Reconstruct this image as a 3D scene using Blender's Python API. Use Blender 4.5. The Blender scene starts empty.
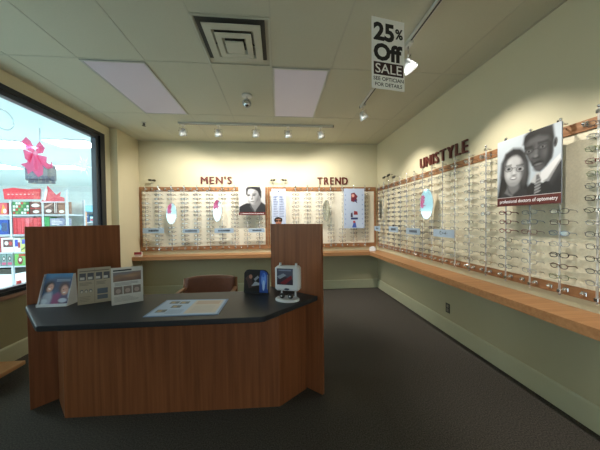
import bpy, math, random
import numpy as np
from mathutils import Matrix, Vector
random.seed(7)
C = bpy.context.scene.collection
SC = bpy.context.scene
PI = math.pi

# ---------------------------------------------------------------- camera
EYE = 1.427
cam_d = bpy.data.cameras.new('camera'); cam = bpy.data.objects.new('camera', cam_d); C.objects.link(cam)
f, yaw, pitch, roll = 249.73, -.0895, -.0189, -.0115
cam_d.sensor_width = 36; cam_d.lens = f / 600 * 36; cam_d.clip_start = .02; cam_d.clip_end = 200
def cam_axes():
    cy, sy, cp, sp, cr, sr = math.cos(yaw), math.sin(yaw), math.cos(pitch), math.sin(pitch), math.cos(roll), math.sin(roll)
    a0 = Vector((cy, sy, 0)); fw = Vector((-sy*cp, cy*cp, sp)); up = Vector((sy*sp, -cy*sp, cp))
    down = -up
    r = a0*cr - down*sr; d = a0*sr + down*cr
    return r, -d, -fw
r_, u_, b_ = cam_axes()
cam.matrix_world = Matrix(((r_.x, u_.x, b_.x, 0), (r_.y, u_.y, b_.y, 0), (r_.z, u_.z, b_.z, EYE), (0, 0, 0, 1)))
SC.camera = cam

# ---------------------------------------------------------------- world, exposure, light levels
SC.view_settings.view_transform = 'Standard'; SC.view_settings.look = 'None'
SC.view_settings.exposure = 0.0; SC.view_settings.gamma = 1; SC.view_settings.use_curve_mapping = False
w = bpy.data.worlds.new('world'); SC.world = w; w.use_nodes = True
w.node_tree.nodes['Background'].inputs[0].default_value = (.80, .96, 1.0, 1)
w.node_tree.nodes['Background'].inputs[1].default_value = 2.3
SPOT_BACK = 60; SPOT_RIGHT = 72
TROFFER = .10
STORE_LAMP = 28.0
SPOT_COL = (1.0, .93, .82)

# ---------------------------------------------------------------- materials
def mat(name, col, rough=.6, metal=0, noise=None, bump=None, emit=None, spec=.5):
    m = bpy.data.materials.new(name); m.use_nodes = True; nt = m.node_tree; b = nt.nodes['Principled BSDF']
    b.inputs['Roughness'].default_value = rough; b.inputs['Metallic'].default_value = metal
    b.inputs['Specular IOR Level'].default_value = spec
    b.inputs['Base Color'].default_value = (*col, 1)
    tc = nt.nodes.new('ShaderNodeTexCoord')
    sc_, amt = noise or (6, .05)
    n = nt.nodes.new('ShaderNodeTexNoise'); n.inputs['Scale'].default_value = sc_; n.inputs['Detail'].default_value = 3
    nt.links.new(tc.outputs['Object'], n.inputs['Vector'])
    mp = nt.nodes.new('ShaderNodeMapRange'); mp.inputs[3].default_value = 1-amt; mp.inputs[4].default_value = 1+amt
    nt.links.new(n.outputs['Fac'], mp.inputs[0])
    mx = nt.nodes.new('ShaderNodeVectorMath'); mx.operation = 'SCALE'; mx.inputs[0].default_value = col
    nt.links.new(mp.outputs[0], mx.inputs['Scale']); nt.links.new(mx.outputs[0], b.inputs['Base Color'])
    if bump:
        n2 = nt.nodes.new('ShaderNodeTexNoise'); n2.inputs['Scale'].default_value = bump[0]; nt.links.new(tc.outputs['Object'], n2.inputs['Vector'])
        bp = nt.nodes.new('ShaderNodeBump'); bp.inputs['Strength'].default_value = bump[1]; bp.inputs['Distance'].default_value = .01
        nt.links.new(n2.outputs['Fac'], bp.inputs['Height']); nt.links.new(bp.outputs[0], b.inputs['Normal'])
    if emit:
        b.inputs['Emission Color'].default_value = (*emit[0], 1); b.inputs['Emission Strength'].default_value = emit[1]
    return m
def wood(name, dark, light, rough=.4, axis='Z'):
    m = bpy.data.materials.new(name); m.use_nodes = True; nt = m.node_tree; b = nt.nodes['Principled BSDF']
    b.inputs['Roughness'].default_value = rough; b.inputs['Specular IOR Level'].default_value = .3
    tc = nt.nodes.new('ShaderNodeTexCoord'); mp = nt.nodes.new('ShaderNodeMapping')
    mp.inputs['Scale'].default_value = {'Z': (38, 38, 1.3), 'X': (1.3, 38, 38), 'Y': (38, 1.3, 38)}[axis]
    nt.links.new(tc.outputs['Object'], mp.inputs[0])
    n = nt.nodes.new('ShaderNodeTexNoise'); n.inputs['Scale'].default_value = 1; n.inputs['Detail'].default_value = 5
    nt.links.new(mp.outputs[0], n.inputs['Vector'])
    cr = nt.nodes.new('ShaderNodeValToRGB'); cr.color_ramp.elements[0].position = .3; cr.color_ramp.elements[1].position = .7
    cr.color_ramp.elements[0].color = (*dark, 1); cr.color_ramp.elements[1].color = (*light, 1)
    nt.links.new(n.outputs['Fac'], cr.inputs[0]); nt.links.new(cr.outputs[0], b.inputs['Base Color'])
    return m
def carpet():
    m = bpy.data.materials.new('loop_carpet'); m.use_nodes = True; nt = m.node_tree; b = nt.nodes['Principled BSDF']
    b.inputs['Roughness'].default_value = .95; b.inputs['Specular IOR Level'].default_value = .1
    tc = nt.nodes.new('ShaderNodeTexCoord')
    v = nt.nodes.new('ShaderNodeTexVoronoi'); v.inputs['Scale'].default_value = 260; nt.links.new(tc.outputs['Object'], v.inputs['Vector'])
    n = nt.nodes.new('ShaderNodeTexNoise'); n.inputs['Scale'].default_value = 120; n.inputs['Detail'].default_value = 2; nt.links.new(tc.outputs['Object'], n.inputs['Vector'])
    cr = nt.nodes.new('ShaderNodeValToRGB'); e = cr.color_ramp.elements
    e[0].position = .30; e[0].color = (.042, .038, .034, 1); e[1].position = .72; e[1].color = (.120, .108, .092, 1)
    x = e.new(.5); x.color = (.074, .067, .059, 1)
    nt.links.new(n.outputs['Fac'], cr.inputs[0]); nt.links.new(cr.outputs[0], b.inputs['Base Color'])
    bp = nt.nodes.new('ShaderNodeBump'); bp.inputs['Strength'].default_value = .7; bp.inputs['Distance'].default_value = .006
    nt.links.new(v.outputs['Distance'], bp.inputs['Height']); nt.links.new(bp.outputs[0], b.inputs['Normal'])
    return m
def see_through(name, col, clear, rough=.05, gcol=(1, 1, 1), frost=0, fr_amt=.5):
    m = bpy.data.materials.new(name); m.use_nodes = True; nt = m.node_tree; nt.nodes.clear()
    o = nt.nodes.new('ShaderNodeOutputMaterial'); t = nt.nodes.new('ShaderNodeBsdfTransparent'); t.inputs[0].default_value = (*col, 1)
    g = nt.nodes.new('ShaderNodeBsdfGlossy'); g.inputs['Roughness'].default_value = rough; g.inputs[0].default_value = (*gcol, 1)
    fr = nt.nodes.new('ShaderNodeLayerWeight'); fr.inputs[0].default_value = .25
    ad = nt.nodes.new('ShaderNodeMath'); ad.operation = 'MULTIPLY_ADD'; ad.inputs[1].default_value = fr_amt; ad.inputs[2].default_value = 1-clear
    nt.links.new(fr.outputs['Fresnel'], ad.inputs[0])
    mx = nt.nodes.new('ShaderNodeMixShader'); nt.links.new(ad.outputs[0], mx.inputs[0]); nt.links.new(t.outputs[0], mx.inputs[1]); nt.links.new(g.outputs[0], mx.inputs[2])
    if frost:
        df = nt.nodes.new('ShaderNodeBsdfDiffuse'); df.inputs[0].default_value = (.92, .94, .95, 1); m2 = nt.nodes.new('ShaderNodeMixShader'); m2.inputs[0].default_value = frost
        nt.links.new(mx.outputs[0], m2.inputs[1]); nt.links.new(df.outputs[0], m2.inputs[2]); mx = m2
    nt.links.new(mx.outputs[0], o.inputs[0]); return m
def print_mat(rough=.45):
    m = bpy.data.materials.new('printed_ink'); m.use_nodes = True; nt = m.node_tree; b = nt.nodes['Principled BSDF']
    a = nt.nodes.new('ShaderNodeAttribute'); a.attribute_name = 'ink'; nt.links.new(a.outputs['Color'], b.inputs['Base Color'])
    b.inputs['Roughness'].default_value = rough; return m
def mirror_mat():
    return mat('mirror_glass', (.75, .8, .8), .03, 1)

M = dict(
    wall=mat('cream_wall_paint', (.66, .615, .43), .75, noise=(3, .03), bump=(160, .05)),
    pier=mat('pale_wall_paint', (.68, .62, .43), .7, noise=(3, .03)),
    ceil=mat('ceiling_tile', (.57, .56, .435), .9, noise=(60, .03), bump=(120, .1)),
    tbar=mat('ceiling_bar', (.52, .51, .40), .6),
    lower=mat('green_lower_wall', (.46, .425, .275), .6, noise=(3, .03), bump=(160, .05)),
    base=mat('green_baseboard', (.51, .505, .345), .4),
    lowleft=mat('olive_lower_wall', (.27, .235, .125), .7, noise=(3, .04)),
    carpet=carpet(),
    diff=mat('troffer_diffuser', (.42, .39, .42), .5, noise=(90, .04), emit=((.92, .84, .96), TROFFER)),
    tframe=mat('troffer_frame', (.42, .43, .38), .4),
    desk=wood('cherry_laminate', (.195, .064, .024), (.31, .108, .042), .50),
    shelfx=wood('oak_counter', (.34, .165, .072), (.47, .25, .115), .35, 'X'),
    rail=wood('rail_wood', (.27, .125, .055), (.42, .22, .11), .4, 'Y'),
    railx=wood('rail_wood_back', (.27, .125, .055), (.42, .22, .11), .4, 'X'),
    top=mat('charcoal_laminate', (.026, .028, .033), .42, noise=(200, .25), spec=.3),
    board=mat('display_board_cloth', (.88, .83, .70), .85, noise=(120, .08), bump=(200, .2)),
    boardr=mat('display_board_cream', (.79, .73, .56), .85, noise=(70, .14), bump=(160, .3)),
    letter=mat('burgundy_letter', (.12, .018, .014), .4),
    acryl=see_through('clear_acrylic', (.97, .98, .98), .86, .12, frost=.30),
    chrome=mat('chrome', (.75, .76, .78), .15, 1),
    white=mat('white_plastic', (.72, .74, .78), .35),
    trackw=mat('track_white', (.60, .60, .55), .4),
    black=mat('black_plastic', (.012, .012, .014), .35),
    darkmetal=mat('dark_window_frame', (.010, .013, .020), .30),
    framehl=mat('window_frame_bead', (.035, .045, .065), .3),
    sill=wood('sill_wood', (.22, .13, .09), (.33, .20, .15), .4, 'Y'),
    glass=see_through('window_glass', (.95, .99, .985), .99, .01, fr_amt=.12),
    lens=see_through('lens_glass', (.95, .97, .97), .86, .05, (.8, .9, 1)),
    darklens=see_through('sun_lens', (.10, .09, .09), .9, .05),
    mirror=mirror_mat(), ink=print_mat(),
    lampglass=mat('lit_lamp_glass', (.9, .9, .9), .2, emit=((1, .98, .92), 8)),
    spotshell=see_through('clear_lamp_shell', (.90, .92, .92), .62, .15, frost=.35),
    leather=mat('brown_leather', (.20, .075, .042), .4, noise=(30, .15), bump=(90, .2)),
    chairwood=wood('chair_wood', (.20, .085, .035), (.28, .13, .06), .4),
    steel=mat('rack_steel', (.60, .66, .74), .35, .2),
    storefloor=mat('store_floor_tile', (.72, .78, .80), .25, noise=(1.2, .05)),
    storeceil=mat('store_ceiling', (.74, .86, .88), .8, noise=(2, .03)),
    storelamp=mat('store_lamp', (1, 1, 1), .5, emit=((.92, 1, 1), STORE_LAMP)),
    storewall=mat('store_wall_paint', (.80, .86, .86), .8),
    decalpink=0, outlet=mat('dark_outlet', (.05, .048, .04), .4),
    vent=mat('vent_enamel', (.56, .56, .45), .5),
    duct=mat('dark_parts_and_shade', (.07, .07, .058), .8),
    socket=mat('socket_face', (.30, .28, .22), .4),
)
def film(clear=.55):
    m = bpy.data.materials.new('decal_film'); m.use_nodes = True; nt = m.node_tree; nt.nodes.clear()
    o = nt.nodes.new('ShaderNodeOutputMaterial'); a = nt.nodes.new('ShaderNodeAttribute'); a.attribute_name = 'ink'
    d = nt.nodes.new('ShaderNodeBsdfDiffuse'); t = nt.nodes.new('ShaderNodeBsdfTranslucent'); tr = nt.nodes.new('ShaderNodeBsdfTransparent')
    for q in (d, t, tr): nt.links.new(a.outputs['Color'], q.inputs[0])
    m1 = nt.nodes.new('ShaderNodeMixShader'); m1.inputs[0].default_value = .7; nt.links.new(d.outputs[0], m1.inputs[1]); nt.links.new(t.outputs[0], m1.inputs[2])
    m2 = nt.nodes.new('ShaderNodeMixShader'); m2.inputs[0].default_value = clear; nt.links.new(m1.outputs[0], m2.inputs[1]); nt.links.new(tr.outputs[0], m2.inputs[2])
    nt.links.new(m2.outputs[0], o.inputs[0]); return m
M['film'] = film(); M['frostfilm'] = film(.05)
FRAME = {
    'silver': mat('silver_wire', (.30, .31, .33), .3, .5), 'gunmetal': mat('gunmetal_wire', (.08, .08, .09), .35, .5),
    'gold': mat('gold_wire', (.34, .22, .09), .3, .5), 'brown': mat('brown_acetate', (.10, .05, .028), .3),
    'black': mat('black_acetate', (.012, .012, .014), .25), 'burgundy': mat('burgundy_acetate', (.16, .02, .02), .3),
    'blue': mat('blue_metal', (.10, .16, .28), .3, .3), 'green': mat('olive_metal', (.16, .20, .09), .35, .2),
}

# ---------------------------------------------------------------- mesh helpers
class MB:
    def __init__(s): s.v = []; s.f = []; s.m = []; s.c = []; s.sm = []
    def add(s, vs, fs, m=0, c=(1, 1, 1), smooth=False):
        o = len(s.v); s.v += [tuple(v) for v in vs]
        for q in fs: s.f.append([o+i for i in q]); s.m.append(m); s.c.append(c); s.sm.append(smooth)
        return s
    def box(s, x0, x1, y0, y1, z0, z1, m=0, c=(1, 1, 1), bev=0):
        if x0 > x1: x0, x1 = x1, x0
        if y0 > y1: y0, y1 = y1, y0
        if z0 > z1: z0, z1 = z1, z0
        if bev <= 0:
            vs = [(x, y, z) for z in (z0, z1) for x, y in ((x0, y0), (x1, y0), (x1, y1), (x0, y1))]
            return s.add(vs, [(3, 2, 1, 0), (4, 5, 6, 7), (0, 1, 5, 4), (1, 2, 6, 5), (2, 3, 7, 6), (3, 0, 4, 7)], m, c)
        b = bev   # chamfered box: 24 verts
        vs = []
        for sx, X in ((-1, x0), (1, x1)):
            for sy, Y in ((-1, y0), (1, y1)):
                for sz, Z in ((-1, z0), (1, z1)):
                    vs += [(X, Y-sy*b, Z-sz*b), (X-sx*b, Y, Z-sz*b), (X-sx*b, Y-sy*b, Z)]
        I = lambda a, b_, c_, k: (a*4+b_*2+c_)*3+k
        fs = []
        for a in (0, 1): fs.append([I(a, 0, 0, 0), I(a, 0, 1, 0), I(a, 1, 1, 0), I(a, 1, 0, 0)][::(1 if a == 0 else -1)])
        for a in (0, 1): fs.append([I(0, a, 0, 1), I(1, a, 0, 1), I(1, a, 1, 1), I(0, a, 1, 1)][::(1 if a == 0 else -1)])
        for a in (0, 1): fs.append([I(0, 0, a, 2), I(0, 1, a, 2), I(1, 1, a, 2), I(1, 0, a, 2)][::(1 if a == 0 else -1)])
        for a in (0, 1):
            for b2 in (0, 1):
                fs.append([I(a, b2, 0, 0), I(a, b2, 1, 0), I(a, b2, 1, 1), I(a, b2, 0, 1)][::(1 if a == b2 else -1)])
                fs.append([I(a, 0, b2, 0), I(a, 0, b2, 2), I(a, 1, b2, 2), I(a, 1, b2, 0)][::(1 if a == b2 else -1)])
                fs.append([I(0, a, b2, 1), I(1, a, b2, 1), I(1, a, b2, 2), I(0, a, b2, 2)][::(1 if a == b2 else -1)])
        for a in (0, 1):
            for b2 in (0, 1):
                for c2 in (0, 1): fs.append([I(a, b2, c2, 0), I(a, b2, c2, 1), I(a, b2, c2, 2)][::(1 if (a+b2+c2) % 2 == 0 else -1)])
        return s.add(vs, fs, m, c)
    def prism(s, pts, z0, z1, m=0, c=(1, 1, 1)):
        n = len(pts); vs = [(x, y, z0) for x, y in pts]+[(x, y, z1) for x, y in pts]
        fs = [list(range(n))[::-1], list(range(n, 2*n))]+[(i, (i+1) % n, n+(i+1) % n, n+i) for i in range(n)]
        return s.add(vs, fs, m, c)
    def prism_xz(s, pts, y0, y1, m=0, c=(1, 1, 1), smooth=False):
        n = len(pts); vs = [(x, y0, z) for x, z in pts]+[(x, y1, z) for x, z in pts]
        fs = [list(range(n)), list(range(n, 2*n))[::-1]]+[(i, n+i, n+(i+1) % n, (i+1) % n) for i in range(n)]
        return s.add(vs, fs, m, c, smooth)
    def tube(s, pts, rad, n=8, m=0, c=(1, 1, 1), closed=False, caps=True):
        pts = [Vector(p) for p in pts]; K = len(pts); rr = rad if isinstance(rad, (list, tuple)) else [rad]*K
        vs = []; up = Vector((0, 0, 1))
        for i, p in enumerate(pts):
            a = pts[(i-1) % K] if (i > 0 or closed) else p; b = pts[(i+1) % K] if (i < K-1 or closed) else p
            d = (b-a).normalized() if (b-a).length > 1e-9 else Vector((0, 0, 1))
            q = up if abs(d.dot(up)) < .9 else Vector((1, 0, 0))
            e1 = d.cross(q).normalized(); e2 = d.cross(e1)
            for k in range(n):
                t = 2*PI*k/n; vs.append(p+rr[i]*(e1*math.cos(t)+e2*math.sin(t)))
        fs = []
        for i in range(K if closed else K-1):
            j = (i+1) % K
            for k in range(n): fs.append((i*n+k, i*n+(k+1) % n, j*n+(k+1) % n, j*n+k))
        if caps and not closed: fs.append(list(range(n))[::-1]); fs.append([(K-1)*n+k for k in range(n)])
        return s.add(vs, fs, m, c, True)
    def ball(s, ctr, r, n=10, k=7, m=0, c=(1, 1, 1)):
        rx, ry, rz = r if isinstance(r, (tuple, list)) else (r, r, r); vs = []; fs = []
        for i in range(k+1):
            t = PI*i/k
            for j in range(n):
                p = 2*PI*j/n; vs.append((ctr[0]+rx*math.sin(t)*math.cos(p), ctr[1]+ry*math.sin(t)*math.sin(p), ctr[2]+rz*math.cos(t)))
        for i in range(k):
            for j in range(n): fs.append((i*n+j, (i+1)*n+j, (i+1)*n+(j+1) % n, i*n+(j+1) % n))
        return s.add(vs, fs, m, c, True)
    def build(s, name, mats, parent=None):
        me = bpy.data.meshes.new(name); me.from_pydata(s.v, [], s.f)
        if not isinstance(mats, (list, tuple)): mats = [mats]
        for m in mats: me.materials.append(m)
        me.polygons.foreach_set('material_index', s.m); me.polygons.foreach_set('use_smooth', s.sm)
        if any(m is M['ink'] or m is M['film'] or m is M['frostfilm'] for m in mats):
            a = me.color_attributes.new('ink', 'FLOAT_COLOR', 'CORNER'); k = 0
            for p, col in zip(me.polygons, s.c):
                for _ in p.vertices: a.data[k].color = (*col, 1); k += 1
        me.update()
        o = bpy.data.objects.new(name, me); C.objects.link(o)
        if parent: o.parent = parent
        return o
def tag(o, label, cat, group=None, kind=None):
    o['label'] = label; o['category'] = cat
    if group: o['group'] = group
    if kind: o['kind'] = kind
    return o
def empty(name, loc=(0, 0, 0), rz=0, label=None, cat=None, group=None):
    o = bpy.data.objects.new(name, None); C.objects.link(o); o.location = loc; o.rotation_euler = (0, 0, rz); o.empty_display_size = .05
    if label: tag(o, label, cat, group)
    return o
def struct(name, mb, m, parent=None):
    o = mb.build(name, m, parent)
    if parent is None: o['kind'] = 'structure'
    return o
def bx(*a, **k): return MB().box(*a, **k)
def srgb(r, g, b):
    return tuple(((x/255)/12.92 if x <= 10 else ((x/255+.055)/1.055)**2.4) for x in (r, g, b))
def text_geo(txt, size=1, bold=0.0, extrude=0):
    cu = bpy.data.curves.new('t', 'FONT'); cu.body = txt; cu.size = size; cu.offset = bold; cu.extrude = extrude; cu.resolution_u = 3
    ob = bpy.data.objects.new('t', cu); C.objects.link(ob)
    bpy.context.view_layer.update()
    me = bpy.data.meshes.new_from_object(ob.evaluated_get(bpy.context.evaluated_depsgraph_get()))
    V = [tuple(v.co) for v in me.vertices]; F = [tuple(p.vertices) for p in me.polygons]
    bpy.data.objects.remove(ob); bpy.data.curves.remove(cu); bpy.data.meshes.remove(me)
    return V, F

# ---- flat printed artwork: x right, z up, facing local -y
class Art(MB):
    def __init__(s, w, h, th=.002, bg=(1, 1, 1), edge=None, round_=0):
        super().__init__(); s.w = w; s.h = h; s.k = 0
        if round_:
            q = [(0, 0), (1, 0)]+[(1-round_/w*(1-math.cos(t)), 1-round_/h*(1-math.sin(t))) for t in [PI/2*i/5 for i in range(6)]]+[(round_/w*(1-math.sin(t)), 1-round_/h*(1-math.cos(t))) for t in [PI/2*i/5 for i in range(6)]]
            s.prism_xz([((u-.5)*w, v*h) for u, v in q], 0, th, c=edge or bg); s.poly(q, bg)
        else:
            s.box(-w/2, w/2, 0, th, 0, h, c=edge or bg)
            s.poly([(0, 0), (1, 0), (1, 1), (0, 1)], bg)
    def lay(s): s.k += 1; return -.00012*s.k
    def poly(s, pts, c):
        y = s.lay(); s.add([((u-.5)*s.w, y, v*s.h) for u, v in pts], [list(range(len(pts)))], 0, c)
    def rect(s, u0, v0, u1, v1, c): s.poly([(u0, v0), (u1, v0), (u1, v1), (u0, v1)], c)
    def oval(s, u, v, ru, rv, c, rot=0, n=18, a0=0, a1=360):
        pts = []
        for i in range(n if a1-a0 == 360 else n+1):
            t = math.radians(a0+(a1-a0)*i/n); x, y = ru*math.cos(t)*s.w, rv*math.sin(t)*s.h
            cr, sr = math.cos(rot), math.sin(rot); pts.append((u+(x*cr-y*sr)/s.w, v+(x*sr+y*cr)/s.h))
        s.poly(pts, c)
    def text(s, txt, u0, v0, u1, v1, c, bold=0.0):
        V, F = text_geo(txt, 1, bold); y = s.lay()
        xs = [p[0] for p in V]; ys = [p[1] for p in V]; a, b, cc, d = min(xs), max(xs), min(ys), max(ys)
        s.add([((u0+(u1-u0)*(p[0]-a)/(b-a)-.5)*s.w, y, (v0+(v1-v0)*(p[1]-cc)/(d-cc))*s.h) for p in V], F, 0, c)
    def lines(s, u0, v0, u1, v1, n, c, fill=.45, seed=1):
        rd = random.Random(seed); st = (v1-v0)/n
        for i in range(n): s.rect(u0, v0+i*st, u0+(u1-u0)*rd.uniform(.6, 1), v0+i*st+st*fill, c)
    def done(s, name='print', parent=None): return s.build(name, M['ink'], parent)

# ---- soft printed photograph: a fine grid of coloured faces
class Photo:
    def __init__(s, w, h, bg, nx=64):
        s.w = w; s.h = h; s.nx = nx; s.ny = max(8, int(nx*h/w)); u = (np.arange(s.nx)+.5)/s.nx; v = (np.arange(s.ny)+.5)/s.ny
        s.U, s.V = np.meshgrid(u, v); s.img = np.ones((s.ny, s.nx, 3))*np.array(bg)
    def mix(s, a, c): s.img = s.img*(1-a[..., None])+np.array(c)*a[..., None]
    def oval(s, u, v, ru, rv, c, rot=0, soft=.15, op=1):
        dx = (s.U-u)*s.w; dy = (s.V-v)*s.h; cr, sr = math.cos(rot), math.sin(rot)
        r = np.sqrt(((dx*cr+dy*sr)/(ru*s.w))**2+((-dx*sr+dy*cr)/(rv*s.h))**2)
        s.mix(op*np.clip((1+soft-r)/(2*soft), 0, 1), c)
    def poly(s, pts, c, soft=.012, op=1):
        X = s.U*s.w; Y = s.V*s.h; P = [(a*s.w, b*s.h) for a, b in pts]; ins = np.zeros(X.shape, bool); dm = np.full(X.shape, 1e9)
        for (x1, y1), (x2, y2) in zip(P, P[1:]+P[:1]):
            cr = ((y1 > Y) != (y2 > Y)) & (X < (x2-x1)*(Y-y1)/((y2-y1) if abs(y2-y1) > 1e-9 else 1e-9)+x1); ins ^= cr
            L = max((x2-x1)**2+(y2-y1)**2, 1e-12); t = np.clip(((X-x1)*(x2-x1)+(Y-y1)*(y2-y1))/L, 0, 1)
            dm = np.minimum(dm, np.hypot(X-x1-t*(x2-x1), Y-y1-t*(y2-y1)))
        d = np.where(ins, dm, -dm)/(soft*s.w); s.mix(op*np.clip(.5+d*.5, 0, 1), c)
    def rect(s, u0, v0, u1, v1, c, soft=.006, op=1): s.poly([(u0, v0), (u1, v0), (u1, v1), (u0, v1)], c, soft, op)
    def rows(s, u0, v0, u1, v1, n, c, seed=1, op=.6):
        rd_ = random.Random(seed); st = (v1-v0)/n
        for i in range(n): s.rect(u0, v0+i*st, u0+(u1-u0)*rd_.uniform(.65, 1), v0+i*st+st*.45, c, .004, op)
    def onto(s, art, x0=0, z0=0, w=None, h=None):
        w = w or art.w; h = h or art.h; y = art.lay(); o = len(art.v)
        for j in range(s.ny+1):
            for i in range(s.nx+1): art.v.append(((x0-art.w/2)+w*i/s.nx, y, z0+h*j/s.ny))
        m = s.nx+1
        for j in range(s.ny):
            for i in range(s.nx):
                art.f.append([o+j*m+i, o+j*m+i+1, o+(j+1)*m+i+1, o+(j+1)*m+i]); art.m.append(0); art.sm.append(False); art.c.append(tuple(float(q) for q in s.img[j, i]))

# ================================================================ SETTING
XR, XL, XP, YP, YB, H = 2.0914, -2.76, -2.6405, 4.4339, 5.08, 2.9875
YF = -1.6
struct('floor', bx(XL-.14, XR+.1, YF, YB+.1, -.08, 0), M['carpet'])
struct('ceiling', bx(XL-.14, XR+.1, YF, YB+.1, H, H+.08), M['ceil'])
struct('wall_back', bx(XL-.14, XR+.1, YB, YB+.12, 0, H), M['wall'])
struct('wall_right', bx(XR, XR+.12, YF, YB, 0, H), M['wall'])
WY0, WY1, WZ0, WZ1 = .5, 4.30, .70, 2.84
wl = MB().box(XL-.14, XL, YF, YB, 0, WZ0-.045).box(XL-.14, XL, YF, YB, WZ1, H).box(XL-.14, XL, YF, WY0, WZ0-.045, WZ1).box(XL-.14, XL, WY1, YB, WZ0-.045, WZ1)
struct('wall_left', wl, M['wall'])
struct('wall_pier', bx(XL, XP, YP, YB, 0, H), M['pier'])
wf = MB().box(XL, -.7, YF-.12, YF, 0, H).box(.7, XR, YF-.12, YF, 0, H).box(-.7, .7, YF-.12, YF, 2.3, H)
struct('wall_front', wf, M['wall'])
struct('wall_right_lower', bx(XR-.003, XR, YF, YB, 0, .76), M['lower'])
struct('wall_back_lower', bx(XP, XR-.003, YB-.003, YB, 0, .76), M['lower'])
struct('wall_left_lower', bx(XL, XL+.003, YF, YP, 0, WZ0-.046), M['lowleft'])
# baseboards with a rounded upper lip and a dark shadow gap at the carpet
def baseb(name, p0, p1, nx, ny):
    mb = MB(); prof = [(0, .0), (.014, .0), (.014, .165), (.009, .176), (0, .18)]
    a, b = Vector(p0), Vector(p1); vs = []
    for p in (a, b):
        for t, z in prof: vs.append((p.x+nx*t, p.y+ny*t, z))
    n = len(prof); fs = [(i, (i+1) % n, n+(i+1) % n, n+i) for i in range(n)]+[tuple(range(n)), tuple(range(n, 2*n))[::-1]]
    mb.add(vs, fs); struct(name, mb, M['base'])
baseb('baseboard_right', (XR-.003, YF), (XR-.003, YB-.018), -1, 0)
baseb('baseboard_back', (XP+.015, YB-.003), (XR-.003, YB-.003), 0, -1)
baseb('baseboard_left', (XL+.003, YF), (XL+.003, YP), 1, 0)
baseb('baseboard_pier', (XP, YP), (XP, YB), 1, 0)
# window in the left wall
wr = empty('window_1'); wr['kind'] = 'structure'
fm = MB()
fm.box(XL-.10, XL+.012, WY0, WY1, 2.785, WZ1).box(XL-.10, XL+.012, 4.20, WY1, WZ0, 2.785).box(XL-.10, XL+.012, WY0, WY0+.09, WZ0, 2.785).box(XL-.10, XL+.012, WY0, WY1, WZ0, .735)
fm.build('frame', M['darkmetal'], wr)
fb = MB()
fb.box(XL-.08, XL-.012, WY0+.09, 4.20, 2.735, 2.785).box(XL-.08, XL-.012, 4.13, 4.20, .735, 2.735).box(XL-.08, XL-.012, WY0+.09, 4.13, .735, .765)
fb.build('inner_bead', M['framehl'], wr)
bx(XL-.055, XL-.049, WY0+.08, 4.15, .74, 2.75).build('pane', M['glass'], wr)
bx(XL-.14, XL+.03, WY0-.02, WY1+.02, WZ0-.045, WZ0-.002, bev=.006).build('sill', M['sill'], wr)
# ceiling grid
P_ = .61; GX, GY = .5722, 2.569
g = MB()
k = -9
while k < 4:
    x = GX+k*P_
    if XL < x < XR: g.box(x-.0065, x+.0065, YF, YB, H-.003, H+.001)
    k += 1
for k in range(-4, 3):
    y = GY+k*2*P_
    if YF < y < YB: g.box(XL, XR, y-.0065, y+.0065, H-.0033, H+.001)
g.box(GX-2*P_, GX-P_, GY-P_-.006, GY-P_+.006, H-.0034, H+.001)
struct('trim_1', g, M['tbar'])
struct('trim_2', MB().box(XR-.018, XR, YF, YB, H-.006, H).box(XP, XR, YB-.018, YB, H-.0065, H), M['tbar'])

# ================================================================ STORE BEYOND THE WINDOW
struct('floor_store', bx(-22, XL-.14, -3, 22, -.08, -.002), M['storefloor'])
struct('ceiling_store', bx(-22, XL-.14, -3, 22, 3.42, 3.5), M['storeceil'])
struct('wall_store', bx(-16, XL-.3, 14.5, 14.7, 0, 3.42), M['storewall'])
n_l = 0
for (x, y, ln, lab) in ((-7.0, 6.9, 1.6, 'lit white ceiling panel behind the red bow decal'), (-5.05, 6.75, .95, 'lit white ceiling panel nearest the window frame corner'),
                   (-7.6, 9.6, 1.2, 'lit white ceiling panel above the snowflake decal'), (-9.7, 9.6, 1.2, 'lit white ceiling panel far over the hanging monitor'),
                   (-5.0, 3.4, 1.2, 'lit white ceiling panel outside near the front of the window'), (-7.6, 3.2, 1.2, 'lit white ceiling panel outside on the far left'),
                   (-6.2, .4, 1.2, 'lit white ceiling panel outside beside the camera'), (-4.4, 9.6, 1.2, 'lit white ceiling panel far behind the window frame')):
    e = empty('ceiling_light', (x, y, 3.42), 0, lab, 'ceiling light', 'store ceiling lights')
    MB().box(-ln/2-.03, ln/2+.03, -.33, -.30, -.03, 0).box(-ln/2-.03, ln/2+.03, .30, .33, -.03, 0).box(-ln/2-.03, -ln/2, -.3, .3, -.03, 0).box(ln/2, ln/2+.03, -.3, .3, -.03, 0).build('frame', M['white'], e)
    bx(-ln/2, ln/2, -.30, .30, -.02, -.001).build('diffuser', M['storelamp'], e)

def zz(y): return 2.062-.01898*(y-190)
RX = [-5.75, -5.03, -4.47, -4.05]; RY = 5.2
rk = empty('store_rack', (-4.9, RY+.2, 0), 0, 'pale steel gondola rack stacked with gift boxes seen through the window', 'store rack')
def rel(mb_args): return mb_args
ox, oy = -4.9, RY+.2
for x in RX:
    bx(x-.018-ox, x+.018-ox, -.2, -.17, 0, 2.07 if x > -5.5 else 1.7).build('post', M['steel'], rk)
    bx(x-.018-ox, x+.018-ox, .22, .25, 0, 1.9).build('post', M['steel'], rk)
for zt in (1.60, 1.225, .885, .625):
    bx(RX[0]-ox, RX[3]-ox, -.19, .24, zt-.03, zt).build('shelf', M['steel'], rk)
bx(RX[0]-ox+.02, RX[1]-ox-.02, -.165, .2, .46, .56).build('toe_box', M['duct'], rk)
bx(RX[0]-ox, RX[3]-ox, .25, .26, .46, 1.85).build('back_panel', M['storewall'], rk)
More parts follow.
